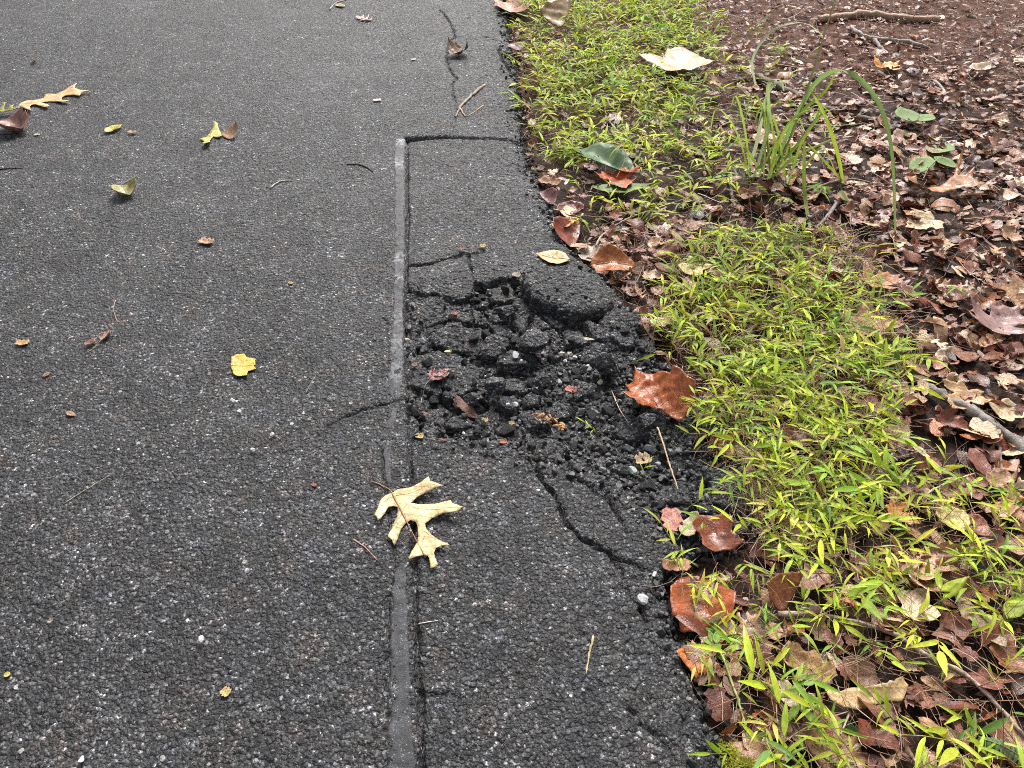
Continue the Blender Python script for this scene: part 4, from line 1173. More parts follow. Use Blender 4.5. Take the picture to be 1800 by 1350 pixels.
hero_leaf('broad_green_leaf', 'drooping blue green broad leaf lying over the weeds', 'ovate', (1015, 268), (1125, 318), (0.15, 0.24, 0.11), 0.5, 0.6, 0.06, 0.5, 'green', 0.2, (0.2, 0.3, 0.12), 73, 0.05, lift=0.03, width=0.72)
hero_leaf('broad_green_leaf', 'long olive green leaf under the orange red leaf', 'lance', (1040, 338), (1150, 332), (0.15, 0.23, 0.05), 0.6, 0.8, 0.02, 0.2, 'green', 0.0, None, 74, 0.05, lift=0.03, width=1.3)
hero_leaf('orange_leaf', 'faded orange leaf in the middle weeds near the litter', 'tulip', (1490, 590), (1560, 560), (0.52, 0.28, 0.16), 0.5, 0.8, 0.05, 0.1, 'leaf', 0.0, None, 75, 0.05, lift=0.02)
hero_leaf('orange_leaf', 'orange lobed leaf at the upper rim of the middle weeds', 'maple', (1525, 505), (1580, 490), (0.52, 0.24, 0.10), 0.6, 1.0, 0.05, 0.1, 'leaf', 0.0, None, 76, 0.05, lift=0.02)
hero_leaf('yellow_leaf', 'pale yellow rounded leaf in the weeds right of the folded orange leaf', 'tulip', (1205, 485), (1235, 462), (0.60, 0.52, 0.20), 0.5, 0.8, 0.05, 0.1, 'leaf', 0.0, None, 77, 0.06, lift=0.03)
hero_leaf('brown_leaf', 'purple grey lobed leaf on the litter at the right border', 'maple', (1740, 585), (1790, 545), (0.30, 0.17, 0.16), 0.6, 1.0, 0.05, 0.1, 'leaf', 0.0, None, 78, 0.05, lift=0.02)
hero_leaf('tan_leaf', 'pointed tan leaf on the litter above the long branch', 'maple', (1700, 690), (1670, 725), (0.56, 0.36, 0.18), 0.6, 1.0, 0.06, 0.1, 'leaf', 0.0, None, 79, 0.05, lift=0.022)
hero_leaf('tan_leaf', 'cream leaf on the litter right of the long branch', 'tulip', (1790, 720), (1745, 735), (0.64, 0.50, 0.30), 0.6, 0.8, 0.06, 0.1, 'leaf', 0.0, None, 80, 0.05, lift=0.02)

def flake(name, label, px, py, w, color, seed, kind='torn', cat='scrap', wd=1.3):
    return hero_leaf(name, label, kind, (px - w / 2, py), (px + w / 2, py - w * random.uniform(-.4, .4)), color, 0.8, 1.5, 0.08, 0.2, 'leaf', 0, None, seed, 0.14, cat=cat, width=wd, lift=0.002)
flake('leaf_scrap', 'yellow and orange scrap at the left front of the hole', 738, 767, 15, (0.66, 0.45, 0.15), 90)
flake('leaf_scrap', 'red scrap on the upper left broken slab rim', 799, 554, 13, (0.48, 0.16, 0.10), 91)
flake('leaf_scrap', 'reddish seed husk on the crack above the slabs', 813, 440, 12, (0.40, 0.17, 0.12), 92)
flake('leaf_scrap', 'yellow flake near the crack above the slabs', 849, 434, 12, (0.62, 0.48, 0.20), 93)
flake('leaf_scrap', 'red scrap among gravel at the front of the hole', 885, 777, 14, (0.52, 0.20, 0.13), 94)
flake('leaf_scrap', 'red and cream scrap in the middle of the rubble', 1003, 692, 20, (0.48, 0.16, 0.11), 95)
flake('leaf_scrap', 'thin crimson scrap on the lower left slab', 748, 726, 14, (0.30, 0.09, 0.09), 96, 'lance')
flake('leaf_scrap', 'maroon sliver on the front edge of the hole', 780, 773, 18, (0.26, 0.08, 0.08), 97, 'lance', wd=1.0)
flake('leaf_scrap', 'yellow curled scrap beside the orange wood scrap', 900, 746, 11, (0.58, 0.44, 0.18), 98)
flake('leaf_scrap', 'golden scrap in the gravel left of the curled yellow one', 853, 744, 13, (0.60, 0.44, 0.20), 99)
flake('leaf_scrap', 'cream lance scrap on the rubble below the raised slab', 1035, 598, 22, (0.62, 0.54, 0.42), 100, 'lance')
flake('leaf_scrap', 'green leaflet on the right broken slab', 1076, 568, 9, (0.45, 0.52, 0.16), 101, 'lance', wd=2)
flake('leaf_scrap', 'brown red seed on the right rim of the hole', 1125, 581, 10, (0.34, 0.12, 0.08), 102)
flake('leaf_scrap', 'cream tuft on the left end of the raised slab', 908, 487, 16, (0.46, 0.40, 0.30), 103)
flake('leaf_scrap', 'tan torn bits on the gravel near the weeds', 1130, 816, 30, (0.50, 0.36, 0.22), 104)
flake('leaf_scrap', 'tiny rusty bit on the sealed strip base', 729, 645, 10, (0.40, 0.16, 0.10), 105)

# pieces of wood in the hole
def bark_piece(name, label, px, py, w, h, ang, color, seed):
    q = (G(px + 1, py) - G(px, py)).length
    V, F = rock(4, seed, 6, 0.25)
    nz = 1 + 0.4 * (fbm(V[:, 0] * 4 + seed, V[:, 1] * 4 + V[:, 2] * 3, seed, 3) - 0.5)
    V = V * nz[:, None] * np.array([w * q / 2, h * q / 2, h * q / 4])
    V[:, 2] += 0.004 * np.sin(V[:, 0] * 150)
    p = G(px, py, -0.026)
    o = link(name, mesh_np(name, V, F, M['bark']), None, (p.x, p.y, surf1(p.x, p.y) + h * q * 0.22))
    o.rotation_euler = (0, 0.15, ang)
    o.color = (*color, 1)
    tag(o, label, 'bark')
bark_piece('bark_piece', 'brown spindle of bark beside the small dark chunk', 815, 721, 62, 20, -0.75, (0.14, 0.07, 0.05), 501)
rw = np.random.default_rng(55)
VV, FF, off = [], [], 0
for k in range(26):
    t = rw.uniform(-1, 1)
    V, F = rock(2, 600 + k, 8, 0.1)
    V = (V * np.array([rw.uniform(.004, .011), rw.uniform(.002, .005), rw.uniform(.002, .004)])) @ rotm((rw.normal() * .4, rw.normal() * .4, -0.45 + rw.normal() * .5)).T
    V = V + np.array([t * 0.034, -t * 0.014 + rw.normal() * 0.006, 0.005 + 0.004 * (1 - t * t) + rw.normal() * .0015])
    VV.append(V); FF.append(F + off); off += len(V)
g = G(962, 748, -0.02)
o = link('wood_scrap', mesh_np('wood_scrap', np.vstack(VV), np.vstack(FF), M['bark']), None, (g.x, g.y, surf1(g.x, g.y)))
o.color = (0.46, 0.25, 0.11, 1)
tag(o, 'orange crumbling wood scrap in the front gravel', 'wood')

# ------------------------------------------------------------------ twigs, sticks, stalks
def stick(name, label, path, wpx, color, seed=0, lift=0.0, cat='twig', taper=0.6, forks=(), z=None, mat='bark', sides=7, group=None, knob=0.12):
    """path in photograph pixels laid on the surface"""
    r = np.random.default_rng(seed + 900)
    def lay(path, w0, w1, lift):
        w = []
        for i, (px, py) in enumerate(path):
            g = G(px, py, 0)
            zz = surf1(g.x, g.y)
            g = G(px, py, zz)
            zz = surf1(g.x, g.y)
            w.append(np.array([g.x, g.y, zz]))
        n = max(10, 5 * len(path))
        sp = spline(w, n)
        q = (G(path[0][0] + 1, path[0][1]) - G(*path[0])).length
        rad = [max(0.0005, q * (w0 + (w1 - w0) * k / (n - 1)) / 2 * (1 + knob * r.normal())) for k in range(n)]
        # straight enough to bridge the hollows
        zs = np.array([p[2] for p in sp])
        line = np.linspace(zs[0], zs[-1], n)
        zs = np.maximum(zs, line * 0.7 + zs * 0.3)
        sp = [np.array([p[0] + r.normal() * rad[k] * .25, p[1] + r.normal() * rad[k] * .25, zs[k] + rad[k] * 0.8 + lift]) for k, p in enumerate(sp)]
        return sp, rad
    sp, rad = lay(path, wpx, wpx * taper, lift)
    TV, TF = tube(sp, rad, sides)
    b = Vector(sp[0])
    TV = TV - np.array(b)
    o = link(name, mesh_np(name, TV, TF, M[mat]), None, b)
    o.color = (*color, 1)
    tag(o, label, cat, group)
    for fp, fw in forks:
        sp2, rad2 = lay(fp, fw, fw * 0.5, lift)
        TV, TF = tube(sp2, rad2, 6)
        so = link('side_shoot', mesh_np('side_shoot', TV - np.array(b), TF, M[mat]), o)
        so.color = (*color, 1)
    return o

TANW, GREYW, DKW, REDW = (0.40, 0.28, 0.19), (0.34, 0.29, 0.25), (0.06, 0.045, 0.035), (0.28, 0.13, 0.09)
stick('twig', 'pale forked twig beside the long top crack', [(852, 151), (833, 166), (815, 183), (808, 192), (801, 207)], 5, (0.36, 0.27, 0.2), 1, forks=[([(809, 192), (818, 206)], 4)])
stick('pine_needle', 'straw coloured needle beside the forked twig', [(849, 187), (836, 196), (822, 205)], 2.6, (0.55, 0.36, 0.2), 2, cat='needle')
stick('twig', 'short dark curved twig left of the upper sealant strip', [(610, 290), (630, 290), (645, 295), (655, 302)], 3, DKW, 3)
stick('twig', 'pale short twig on the upper middle road', [(475, 332), (492, 320), (514, 318)], 3.4, (0.42, 0.38, 0.32), 4)
stick('stalk_piece', 'straw coloured stick on the asphalt near the road edge', [(1043, 1119), (1036, 1150), (1030, 1186)], 4.5, (0.55, 0.42, 0.22), 5, cat='stalk')
stick('stalk_piece', 'reddish bare leaf stalk left of the pale oak leaf', [(622, 949), (644, 965), (664, 986)], 3, (0.38, 0.20, 0.16), 6, cat='stalk')
stick('pine_needle', 'white needle on the asphalt right of the lower strip', [(736, 1097), (770, 1091)], 2.4, (0.62, 0.58, 0.5), 7, cat='needle')
stick('pine_needle', 'long thin straw lying on the lower left road', [(112, 886), (150, 862), (194, 835)], 2.2, (0.40, 0.36, 0.28), 8, cat='needle')
stick('stalk_piece', 'thin curved stalk above the dark reddish curled leaf', [(203, 528), (200, 545), (206, 566)], 2.2, (0.36, 0.22, 0.18), 9, cat='stalk')
stick('twig', 'black thin twig at the left border of the upper road', [(-20, 299), (12, 297), (40, 296)], 2.2, (0.03, 0.025, 0.025), 10)
stick('pine_needle', 'thin dark needle on the road right of the yellow leaf', [(553, 664), (545, 677), (537, 692)], 1.8, (0.3, 0.26, 0.22), 11, cat='needle')
stick('twig', 'thin pale curved twig at the top border of the road', [(580, 18), (590, 6), (610, 0)], 2.4, (0.5, 0.42, 0.36), 12)
stick('stalk_piece', 'white grain on the lower sealant strip', [(692, 1229), (694, 1219)], 2.4, (0.7, 0.66, 0.6), 13, cat='stalk')
stick('leaf_stalk', 'long straw stalk running from the brown lobed leaf to the weeds', [(1154, 762), (1166, 800), (1178, 838), (1190, 868)], 3.6, (0.48, 0.34, 0.22), 14, lift=0.012, cat='stalk')
stick('pine_needle', 'thin straw touching the left tip of the brown lobed leaf', [(1074, 688), (1086, 724), (1102, 748)], 2, (0.5, 0.38, 0.3), 15, lift=0.008, cat='needle')
stick('branch', 'thick pale stick lying on the far brown litter', [(1432, 44), (1480, 36), (1530, 34), (1580, 38), (1645, 41)], 13, (0.38, 0.25, 0.16), 16, lift=0.004, cat='branch', taper=0.9)
stick('branch', 'grey forked branch below the far thick stick', [(1491, 56), (1515, 68), (1535, 74), (1580, 76), (1632, 88)], 9, (0.30, 0.26, 0.23), 17, lift=0.004, cat='branch', forks=[([(1534, 74), (1545, 88), (1560, 98)], 8)])
stick('branch', 'long grey lichen covered branch slanting down to the right border', [(1560, 648), (1610, 682), (1660, 715), (1700, 738), (1745, 768), (1810, 822)], 15, (0.24, 0.21, 0.18), 18, lift=0.014, cat='branch', taper=1.2,
      forks=[([(1747, 770), (1751, 810), (1756, 850)], 7)])
stick('twig', 'pale grey jointed twig left of the long branch', [(1575, 743), (1574, 785), (1558, 818), (1541, 860)], 6, (0.42, 0.38, 0.34), 19, lift=0.012)
stick('twig', 'long pale twig crossing the bottom right sprigs', [(1362, 1093), (1440, 1098), (1550, 1124), (1620, 1166), (1700, 1212), (1790, 1310)], 9, (0.40, 0.30, 0.24), 20, lift=0.022, taper=0.7)
stick('branch', 'mossy dark branch lying behind the tall grass tuft', [(1325, 142), (1370, 160), (1420, 185), (1470, 205), (1540, 222), (1590, 240)], 13, (0.13, 0.10, 0.07), 21, lift=0.004, cat='branch')
stick('twig', 'thin pale twig arching from the cream fragment into the weeds', [(1045, 448), (1062, 424), (1100, 398), (1140, 385), (1210, 360)], 4.2, (0.46, 0.38, 0.30), 22, lift=0.02)
stick('twig', 'grey twig in the bare gap right of the folded orange leaf', [(1192, 480), (1225, 440), (1262, 408), (1300, 395)], 6, (0.36, 0.29, 0.25), 23, lift=0.016)
stick('twig', 'brown arched twig on the litter below the tall grass tuft', [(1400, 352), (1440, 338), (1490, 328), (1540, 335)], 6, (0.22, 0.15, 0.11), 24, lift=0.018)
stick('twig', 'pale straight twig at the right border above the litter', [(1768, 330), (1785, 348), (1815, 366)], 6, (0.44, 0.40, 0.36), 25, lift=0.012)
stick('twig', 'grey stub standing at the rim of the upper weeds', [(1281, 318), (1284, 345), (1290, 372)], 8, (0.30, 0.27, 0.25), 26, lift=0.012)
stick('twig', 'short grey twig below the grass tuft', [(1468, 368), (1450, 392), (1430, 412)], 8, (0.30, 0.25, 0.22), 27, lift=0.014)
stick('twig', 'dark rolled bark stick on the right litter', [(1700, 592), (1725, 575), (1750, 555)], 13, (0.20, 0.13, 0.09), 28, lift=0.012)
stick('twig', 'brown twig at the bottom border of the litter', [(1545, 1260), (1570, 1300), (1600, 1345), (1610, 1390)], 12, (0.17, 0.11, 0.08), 29, lift=0.014)
stick('twig', 'pale root like twig on the grey litter right of the seedling', [(1640, 150), (1655, 165), (1660, 180)], 7, (0.40, 0.34, 0.30), 30, lift=0.008)
stick('twig', 'straight thin twig across the right litter', [(1390, 640), (1430, 655), (1500, 690), (1555, 735)], 5, (0.30, 0.20, 0.15), 31, lift=0.014)
stick('twig', 'pale straw leaning by the spotted yellow leaf', [(1615, 892), (1650, 870), (1700, 854)], 4.2, (0.56, 0.44, 0.32), 32, lift=0.035)
stick('stalk_piece', 'thick pale green stalk at the bottom by the moss', [(1258, 1150), (1272, 1185), (1290, 1235), (1302, 1275), (1309, 1300)], 5, (0.36, 0.42, 0.14), 33, lift=0.02, cat='stalk', mat='stem')

# ------------------------------------------------------------------ leaf litter of the verge
def poly_world(px):
    return GP(px)
VERGE = poly_world([(905, -80), (1930, -80), (1980, 1450), (1300, 1450), (1270, 1330), (1225, 1180), (1180, 1080), (1180, 1010), (1260, 970), (1345, 930), (1345, 880), (1275, 780), (1240, 700), (1170, 625), (1120, 560), (1060, 470), (1010, 420), (960, 335), (925, 250), (920, 170), (900, 60)])
W1 = poly_world([(900, -60), (1170, -60), (1250, 40), (1290, 130), (1330, 250), (1320, 350), (1220, 385), (1110, 395), (1020, 380), (965, 325), (920, 230), (910, 110)])
W2 = poly_world([(1185, 445), (1310, 395), (1490, 415), (1565, 540), (1620, 640), (1590, 710), (1400, 720), (1250, 700), (1195, 640), (1150, 575), (1165, 500)])
W3 = poly_world([(1215, 690), (1420, 690), (1540, 740), (1590, 840), (1500, 910), (1400, 960), (1320, 940), (1280, 850), (1240, 760)])
W4 = poly_world([(1180, 1000), (1330, 930), (1560, 850), (1850, 860), (1900, 1450), (1330, 1450), (1260, 1200), (1215, 1110)])

def sample_poly(P, n, r):
    lo, hi = P.min(0), P.max(0)
    out = np.zeros((0, 2))
    while len(out) < n:
        c = np.stack([r.uniform(lo[0], hi[0], n * 2), r.uniform(lo[1], hi[1], n * 2)], -1)
        out = np.vstack([out, c[poly_sd(c[:, 0], c[:, 1], P) > 0]])
    return out[:n]

PAL = [((0.22, 0.066, 0.036), .30), ((0.34, 0.145, 0.085), .25), ((0.54, 0.34, 0.20), .20), ((0.085, 0.034, 0.024), .13), ((0.42, 0.15, 0.05), .08), ((0.46, 0.27, 0.19), .09), ((0.74, 0.58, 0.40), .08)]
PC = np.array([c for c, _ in PAL])
PW = np.array([w for _, w in PAL])
PW = PW / PW.sum()
rq = np.random.default_rng(21)

# low detail variants for the mass
lv, luvs = [], []
for k in range(22):
    kd = ['ovate', 'torn', 'half', 'maple', 'lance', 'oak', 'torn', 'tulip', 'half', 'torn', 'ovate'][k % 11]
    UVk, Fk = leaf_geom(outline(kd, rq, 0.15), 0.17, rq, 0.015)
    fl = 1.0 if k % 2 else 0.4
    Vk = leaf_deform(UVk, 1.0, rq.uniform(-1.6, 1.8) * fl, rq.uniform(-2.0, 3.4) * fl, 0.07, rq.uniform(0, .3) * fl, k, 0.03)
    Vk = Vk - np.array([0.5, 0, Vk[:, 2].mean()])
    lv.append((Vk, Fk))
    luvs.append(np.hstack([UVk, np.full((len(UVk), 1), k * 0.37)]))

def near_hero(c, k=1.0):
    m = np.zeros(len(c), bool)
    for hx, hy, hr in HEROES:
        m |= np.hypot(c[:, 0] - hx, c[:, 1] - hy) < hr * k
    return m

def litter(n, r, smin, smax, zmax, P, pal_mul=1.0, tilt=0.45, thin=None):
    c = sample_poly(P, n, r)
    if thin is not None:
        c = c[thin(c, r)]
    c = c[~near_hero(c, 0.45)]
    cz = ground_h(c[:, 0], c[:, 1])
    es = edge_s(c[:, 0], c[:, 1])
    P_, R_, S_, C_ = [], [], [], []
    for i, p in enumerate(c):
        if es[i] > -0.01:
            continue
        s = (smin + (smax - smin) * r.random() ** 1.8) * float(np.interp(p[1], [1.6, 2.6, 3.8], [1.0, 0.85, 0.5]))
        P_.append((p[0], p[1], cz[i] + 0.008 + zmax * r.random()))
        R_.append(rotm((r.normal() * tilt, r.normal() * tilt, r.uniform(0, 6.28))))
        S_.append(np.array([s, s * r.uniform(.7, 1.2), s * r.uniform(.6, 1.2)]))
        C_.append(PC[r.choice(len(PC), p=PW)] * r.uniform(.65, 1.25) * pal_mul)
    return P_, R_, S_, C_

def in_weeds(c, r):
    m = np.ones(len(c), bool)
    for W, k in ((W1, 0.45), (W2, 0.45), (W3, 0.6)):
        m &= ~((poly_sd(c[:, 0], c[:, 1], W) > 0) & (r.random(len(c)) > k))
    return m
A1 = litter(11500, rq, 0.008, 0.042, 0.020, VERGE, thin=in_weeds)
A2 = litter(5600, rq, 0.028, 0.080, 0.022, VERGE, tilt=0.22, thin=in_weeds)
AA = [a + b for a, b in zip(A1, A2)]
scatter_mass('leaf_litter', lv, AA[0], AA[1], AA[2], AA[3], M['litter'], 'brown carpet of broken dead leaves on the verge', 'leaf litter', smooth=True, luv=luvs)

# the larger litter leaves, one by one
big_meshes = []
KINDS = ['ovate', 'maple', 'torn', 'half', 'oak', 'tulip', 'lance', 'torn', 'ovate', 'maple', 'half', 'oak']
for k in range(18):
    kd = KINDS[k % 12]
    UVk, Fk = leaf_geom(outline(kd, rq, 0.13), 0.075, rq, 0.01)
    Vk = leaf_deform(UVk, 1.0, rq.uniform(-1.2, 1.4), rq.uniform(-1.6, 2.8), 0.06, rq.uniform(0, .25), k + 40, 0.03)
    V2, F2 = solid(Vk, Fk, 0.006)
    V2 = V2 - np.array([0.5, 0, 0])
    luv = np.zeros((len(V2), 3))
    luv[:, :2] = np.vstack([UVk, UVk])
    big_meshes.append(mesh_np('litter_leaf', V2, F2, M['wetleaf' if k % 3 == 0 else 'leaf'], True, {'luv': ('FLOAT_VECTOR', luv)}))
LAND = {'far thick stick': (1540, 38), 'grey forked branch': (1550, 76), 'far orange leaf': (1565, 118), 'cream far leaf': (1722, 124), 'mottled seedling': (1640, 280), 'golden oak leaf': (1650, 335),
        'arched red brown leaf': (1660, 378), 'tall grass tuft': (1400, 300), 'brown arched twig': (1470, 332), 'mauve lobed leaf': (1765, 565), 'rolled bark stick': (1725, 575), 'long lichen branch': (1690, 735),
        'pale jointed twig': (1560, 800), 'pointed tan leaf': (1685, 705), 'spotted yellow leaf': (1670, 920), 'crumpled orange yellow leaf': (1590, 915), 'long pale brown leaf': (1720, 1095),
        'bottom twig': (1575, 1300), 'long tan leaf': (1515, 1215), 'dull brown leaf': (1465, 1310), 'glossy red leaf': (1225, 1065), 'dark red curled leaf': (1258, 950), 'folded orange leaf': (1078, 480),
        'purplish leaf': (1003, 376), 'brown lobed leaf': (1150, 715), 'fern frond': (1770, 1315), 'crossing pale twig': (1600, 1150), 'olive border weed': (1785, 1070), 'moss cushion': (1310, 1325),
        'small round tan leaf': (1358, 1114), 'leaning pale straw': (1660, 868), 'faded orange leaf': (1525, 575), 'orange lobed leaf': (1552, 497), 'rounded pale yellow leaf': (1220, 474), 'branch fork': (1752, 820),
        'gap twig': (1245, 425), 'thin crossing twig': (1470, 685), 'standing rust leaf': (1390, 1048), 'red brown leaf': (1275, 792), 'small spiky tuft': (1260, 1140)}
LANDP = {k: np.array(G(*v, -0.01)[:2]) for k, v in LAND.items()}
def landmark(p):
    return min(LANDP, key=lambda k: (LANDP[k][0] - p[0]) ** 2 + (LANDP[k][1] - p[1]) ** 2)
CNAME = ['chestnut', 'pinkish brown', 'tan', 'blackish', 'rusty', 'mauve brown', 'cream']
SHP = {'ovate': 'oval', 'maple': 'lobed', 'torn': 'torn', 'half': 'folded', 'oak': 'oak', 'tulip': 'broad', 'lance': 'narrow'}
GRP = ['chestnut brown dead leaf in the woodland litter', 'dull pinkish brown dead leaf in the woodland litter', 'tan dead leaf in the woodland litter', 'nearly black rotting leaf in the woodland litter',
       'rusty orange brown dead leaf in the woodland litter', 'mauve brown dead leaf in the woodland litter', 'cream bleached dead leaf in the woodland litter']
LIT = poly_world([(1270, 60), (1420, -20), (1800, -20), (1810, 1360), (1400, 1360), (1300, 1200), (1220, 1020), (1350, 940), (1290, 820), (1200, 660), (1120, 470), (1030, 400), (1250, 380)])
cb = sample_poly(LIT, 900, rq)
mw = np.ones(len(cb), bool)
for Wk, kk in ((W2, 0.12), (W3, 0.3), (W4, 0.55)):
    mw &= ~((poly_sd(cb[:, 0], cb[:, 1], Wk) > 0) & (rq.random(len(cb)) > kk))
mw &= edge_s(cb[:, 0], cb[:, 1]) < -0.04
cb = cb[mw]
cb = cb[~near_hero(cb, 1.25)]
# nearer ones first
cb = cb[np.argsort(cb[:, 1] + rq.uniform(0, 1.6, len(cb)))][:235]
czb = ground_h(cb[:, 0], cb[:, 1])
for i, p in enumerate(cb):
    s = rq.uniform(0.040, 0.092)
    kb = rq.integers(len(big_meshes))
    o = link('litter_leaf', big_meshes[kb], None, (p[0], p[1], czb[i] + 0.012 + 0.014 * rq.random()))
    o.rotation_euler = (rq.normal() * .3, rq.normal() * .3, rq.uniform(0, 6.28))
    o.scale = (s, s * rq.uniform(.75, 1.1), s)
    g = rq.choice(len(PC), p=PW)
    o.color = (*(PC[g] * rq.uniform(.85, 1.25)), 1)
    szn = 'large' if s > 0.075 else ('small' if s < 0.057 else 'middling')
    lm = landmark(p)
    tag(o, '%s %s %s dead leaf %s the %s' % (szn, CNAME[g], SHP[KINDS[kb % 12]], side_of(p, LANDP[lm]), lm), 'leaf', 'larger dead leaves of the woodland litter')

# needles and dry stems strewn over the verge
def strew(n, r, P, lmin, lmax, rmin, rmax, zlo, zhi, pal, curv=0.5, tilt=0.25, thin=None, seg=4):
    c = sample_poly(P, n, r)
    if thin is not None:
        c = c[thin(c, r)]
    cz = np.maximum(ground_h(c[:, 0], c[:, 1]), -0.05)
    VV, FF, CC = [], [], []
    off = 0
    for i, p in enumerate(c):
        L = lmin + (lmax - lmin) * r.random() ** 1.7
        a = r.uniform(0, 6.28)
        el = r.normal() * tilt
        k = r.normal() * curv
        pt = np.array([p[0], p[1], cz[i] + r.uniform(zlo, zhi)])
        path = [pt]
        for j in range(seg):
            a += k / seg + r.normal() * .08
            el += r.normal() * 0.12
            pt = pt + L / seg * np.array([math.cos(a) * math.cos(el), math.sin(a) * math.cos(el), math.sin(el)])
            path.append(pt)
        path = np.array(path)
        gz = cz[i] + 0.001
        path[:, 2] = np.maximum(path[:, 2], gz)
        rad = r.uniform(rmin, rmax)
        TV, TF = tube(path, [rad * (1 - 0.5 * j / seg) for j in range(seg + 1)], 3, False)
        VV.append(TV)
        FF.append(TF + off)
        off += len(TV)
        cc = pal[r.integers(len(pal))] * r.uniform(.7, 1.25)
        CC.append(np.tile(np.append(cc, 1), (len(TV), 1)))
    return VV, FF, CC, off

def merge(parts):
    VV, FF, CC, off = [], [], [], 0
    for v, f, c, n in parts:
        VV += v
        FF += [x + off for x in f]
        CC += c
        off += n
    return np.vstack(VV), np.vstack(FF), np.vstack(CC)
STEMP = np.array([(0.42, 0.27, 0.17), (0.34, 0.17, 0.11), (0.50, 0.37, 0.22), (0.24, 0.12, 0.08), (0.46, 0.32, 0.24)])
NEEP = np.array([(0.22, 0.11, 0.075), (0.32, 0.20, 0.14), (0.44, 0.32, 0.24), (0.10, 0.06, 0.045), (0.36, 0.27, 0.22)])
Vm, Fm, Cm = merge([strew(5600, rq, VERGE, 0.03, 0.13, 0.0005, 0.0012, 0.006, 0.030, NEEP, 0.4, 0.12),
                    strew(520, rq, VERGE, 0.06, 0.22, 0.0012, 0.0026, 0.006, 0.026, NEEP, 0.6, 0.10, seg=6)])
o = link('needle_litter', mesh_np('needle_litter', Vm, Fm, M['vcol'], True, {'Col': ('FLOAT_COLOR', Cm)}), kind='stuff')
tag(o, 'thin brown needles and twiglets strewn over the leaf litter', 'needles', kind='stuff')
Vm, Fm, Cm = merge([strew(1500, rq, W1, 0.04, 0.12, 0.0005, 0.0010, 0.004, 0.045, STEMP, 1.2, 0.5),
                    strew(2100, rq, W2, 0.04, 0.12, 0.0005, 0.0010, 0.004, 0.045, STEMP, 1.2, 0.5),
                    strew(1100, rq, W3, 0.04, 0.12, 0.0005, 0.0010, 0.004, 0.045, STEMP, 1.2, 0.5),
                    strew(700, rq, W4, 0.04, 0.14, 0.0005, 0.0010, 0.004, 0.04, STEMP, 1.2, 0.5),
                    strew(420, rq, poly_world([(1010, 400), (1160, 400), (1280, 400), (1170, 520), (1140, 590), (1080, 500)]), 0.03, 0.1, 0.0005, 0.0011, 0.002, 0.02, STEMP, 1.2, 0.3)])
o = link('dry_stems', mesh_np('dry_stems', Vm, Fm, M['vcol'], True, {'Col': ('FLOAT_COLOR', Cm)}), kind='stuff')
tag(o, 'tangle of dry reddish straw stems under the green weeds', 'dry stems', kind='stuff')

# ------------------------------------------------------------------ stiltgrass
def blade(ns, wid=0.17, droop=0.25, fold=0.25, twist=0.0):
    V, F, U = [], [], []
    for i in range(ns + 1):
        t = i / ns
        w = wid * 0.5 * (math.sin(math.pi * min(1, t * 0.97 + 0.03) ** 0.75)) if 0 < i < ns else 0.004
        z = -droop * t * t + 0.12 * t
        for k in (-1, 0, 1):
            V.append((t, k * w, z + abs(k) * w * fold))
            U.append((t, k * 0.5 * w / wid * 1.2, 0))
    for i in range(ns):
        for k in range(2):
            a = i * 3 + k
            F += [(a, a + 3, a + 4), (a, a + 4, a + 1)]
    return np.array(V), np.array(F), np.array(U)

def gen_plant(r, h=0.12, nl=7, lmin=0.026, lmax=0.048, lean=0.5):
    a = r.uniform(0, 6.28)
    el = r.uniform(0.9, 1.4)
    pts = [np.zeros(3)]
    seg = 8
    L = h * r.uniform(0.8, 1.4)
    for j in range(seg):
        el -= lean * r.uniform(.05, .35)
        el = max(el, 0.05)
        a += r.normal() * 0.12
        pts.append(pts[-1] + L / seg * np.array([math.cos(a) * math.cos(el), math.sin(a) * math.cos(el), math.sin(el)]))
    leaves = []
    for k in range(nl):
        t = 0.3 + 0.7 * (k + 0.5) / nl if k < nl - 1 else 1.0
        q = t * seg
        i = min(int(q), seg - 1)
        p = pts[i] + (pts[i + 1] - pts[i]) * (q - i)
        d = pts[i + 1] - pts[i]
        az = math.atan2(d[1], d[0]) + ((1 if k % 2 else -1) * r.uniform(.5, 1.15) if k < nl - 1 else r.normal() * .2)
        le = r.uniform(-0.05, 0.65)
        ln = r.uniform(lmin, lmax) * (0.75 if k in (0,) else 1.0)
        Rm_ = np.array((Euler((r.normal() * .35, -le, az), 'XYZ')).to_matrix())
        leaves.append((p, Rm_, ln, r.uniform(.8, 1.2)))
    return pts, leaves

BL_HI = [blade(7, w, d, f) for w, d, f in ((0.17, .2, .3), (0.14, .35, .3), (0.20, .12, .25), (0.12, .5, .35), (0.16, 0.28, 0.5))]
BL_LO = [blade(4, w, d, f) for w, d, f in ((0.17, .2, .3), (0.14, .4, .3), (0.20, .1, .25), (0.15, .6, .35))]
GREENS = np.array([(0.36, 0.52, 0.03), (0.50, 0.62, 0.03), (0.27, 0.46, 0.04), (0.62, 0.68, 0.05), (0.44, 0.48, 0.03), (0.60, 0.54, 0.12), (0.17, 0.32, 0.05)])
GRW = np.array([.25, .24, .16, .15, .1, .05, .05])

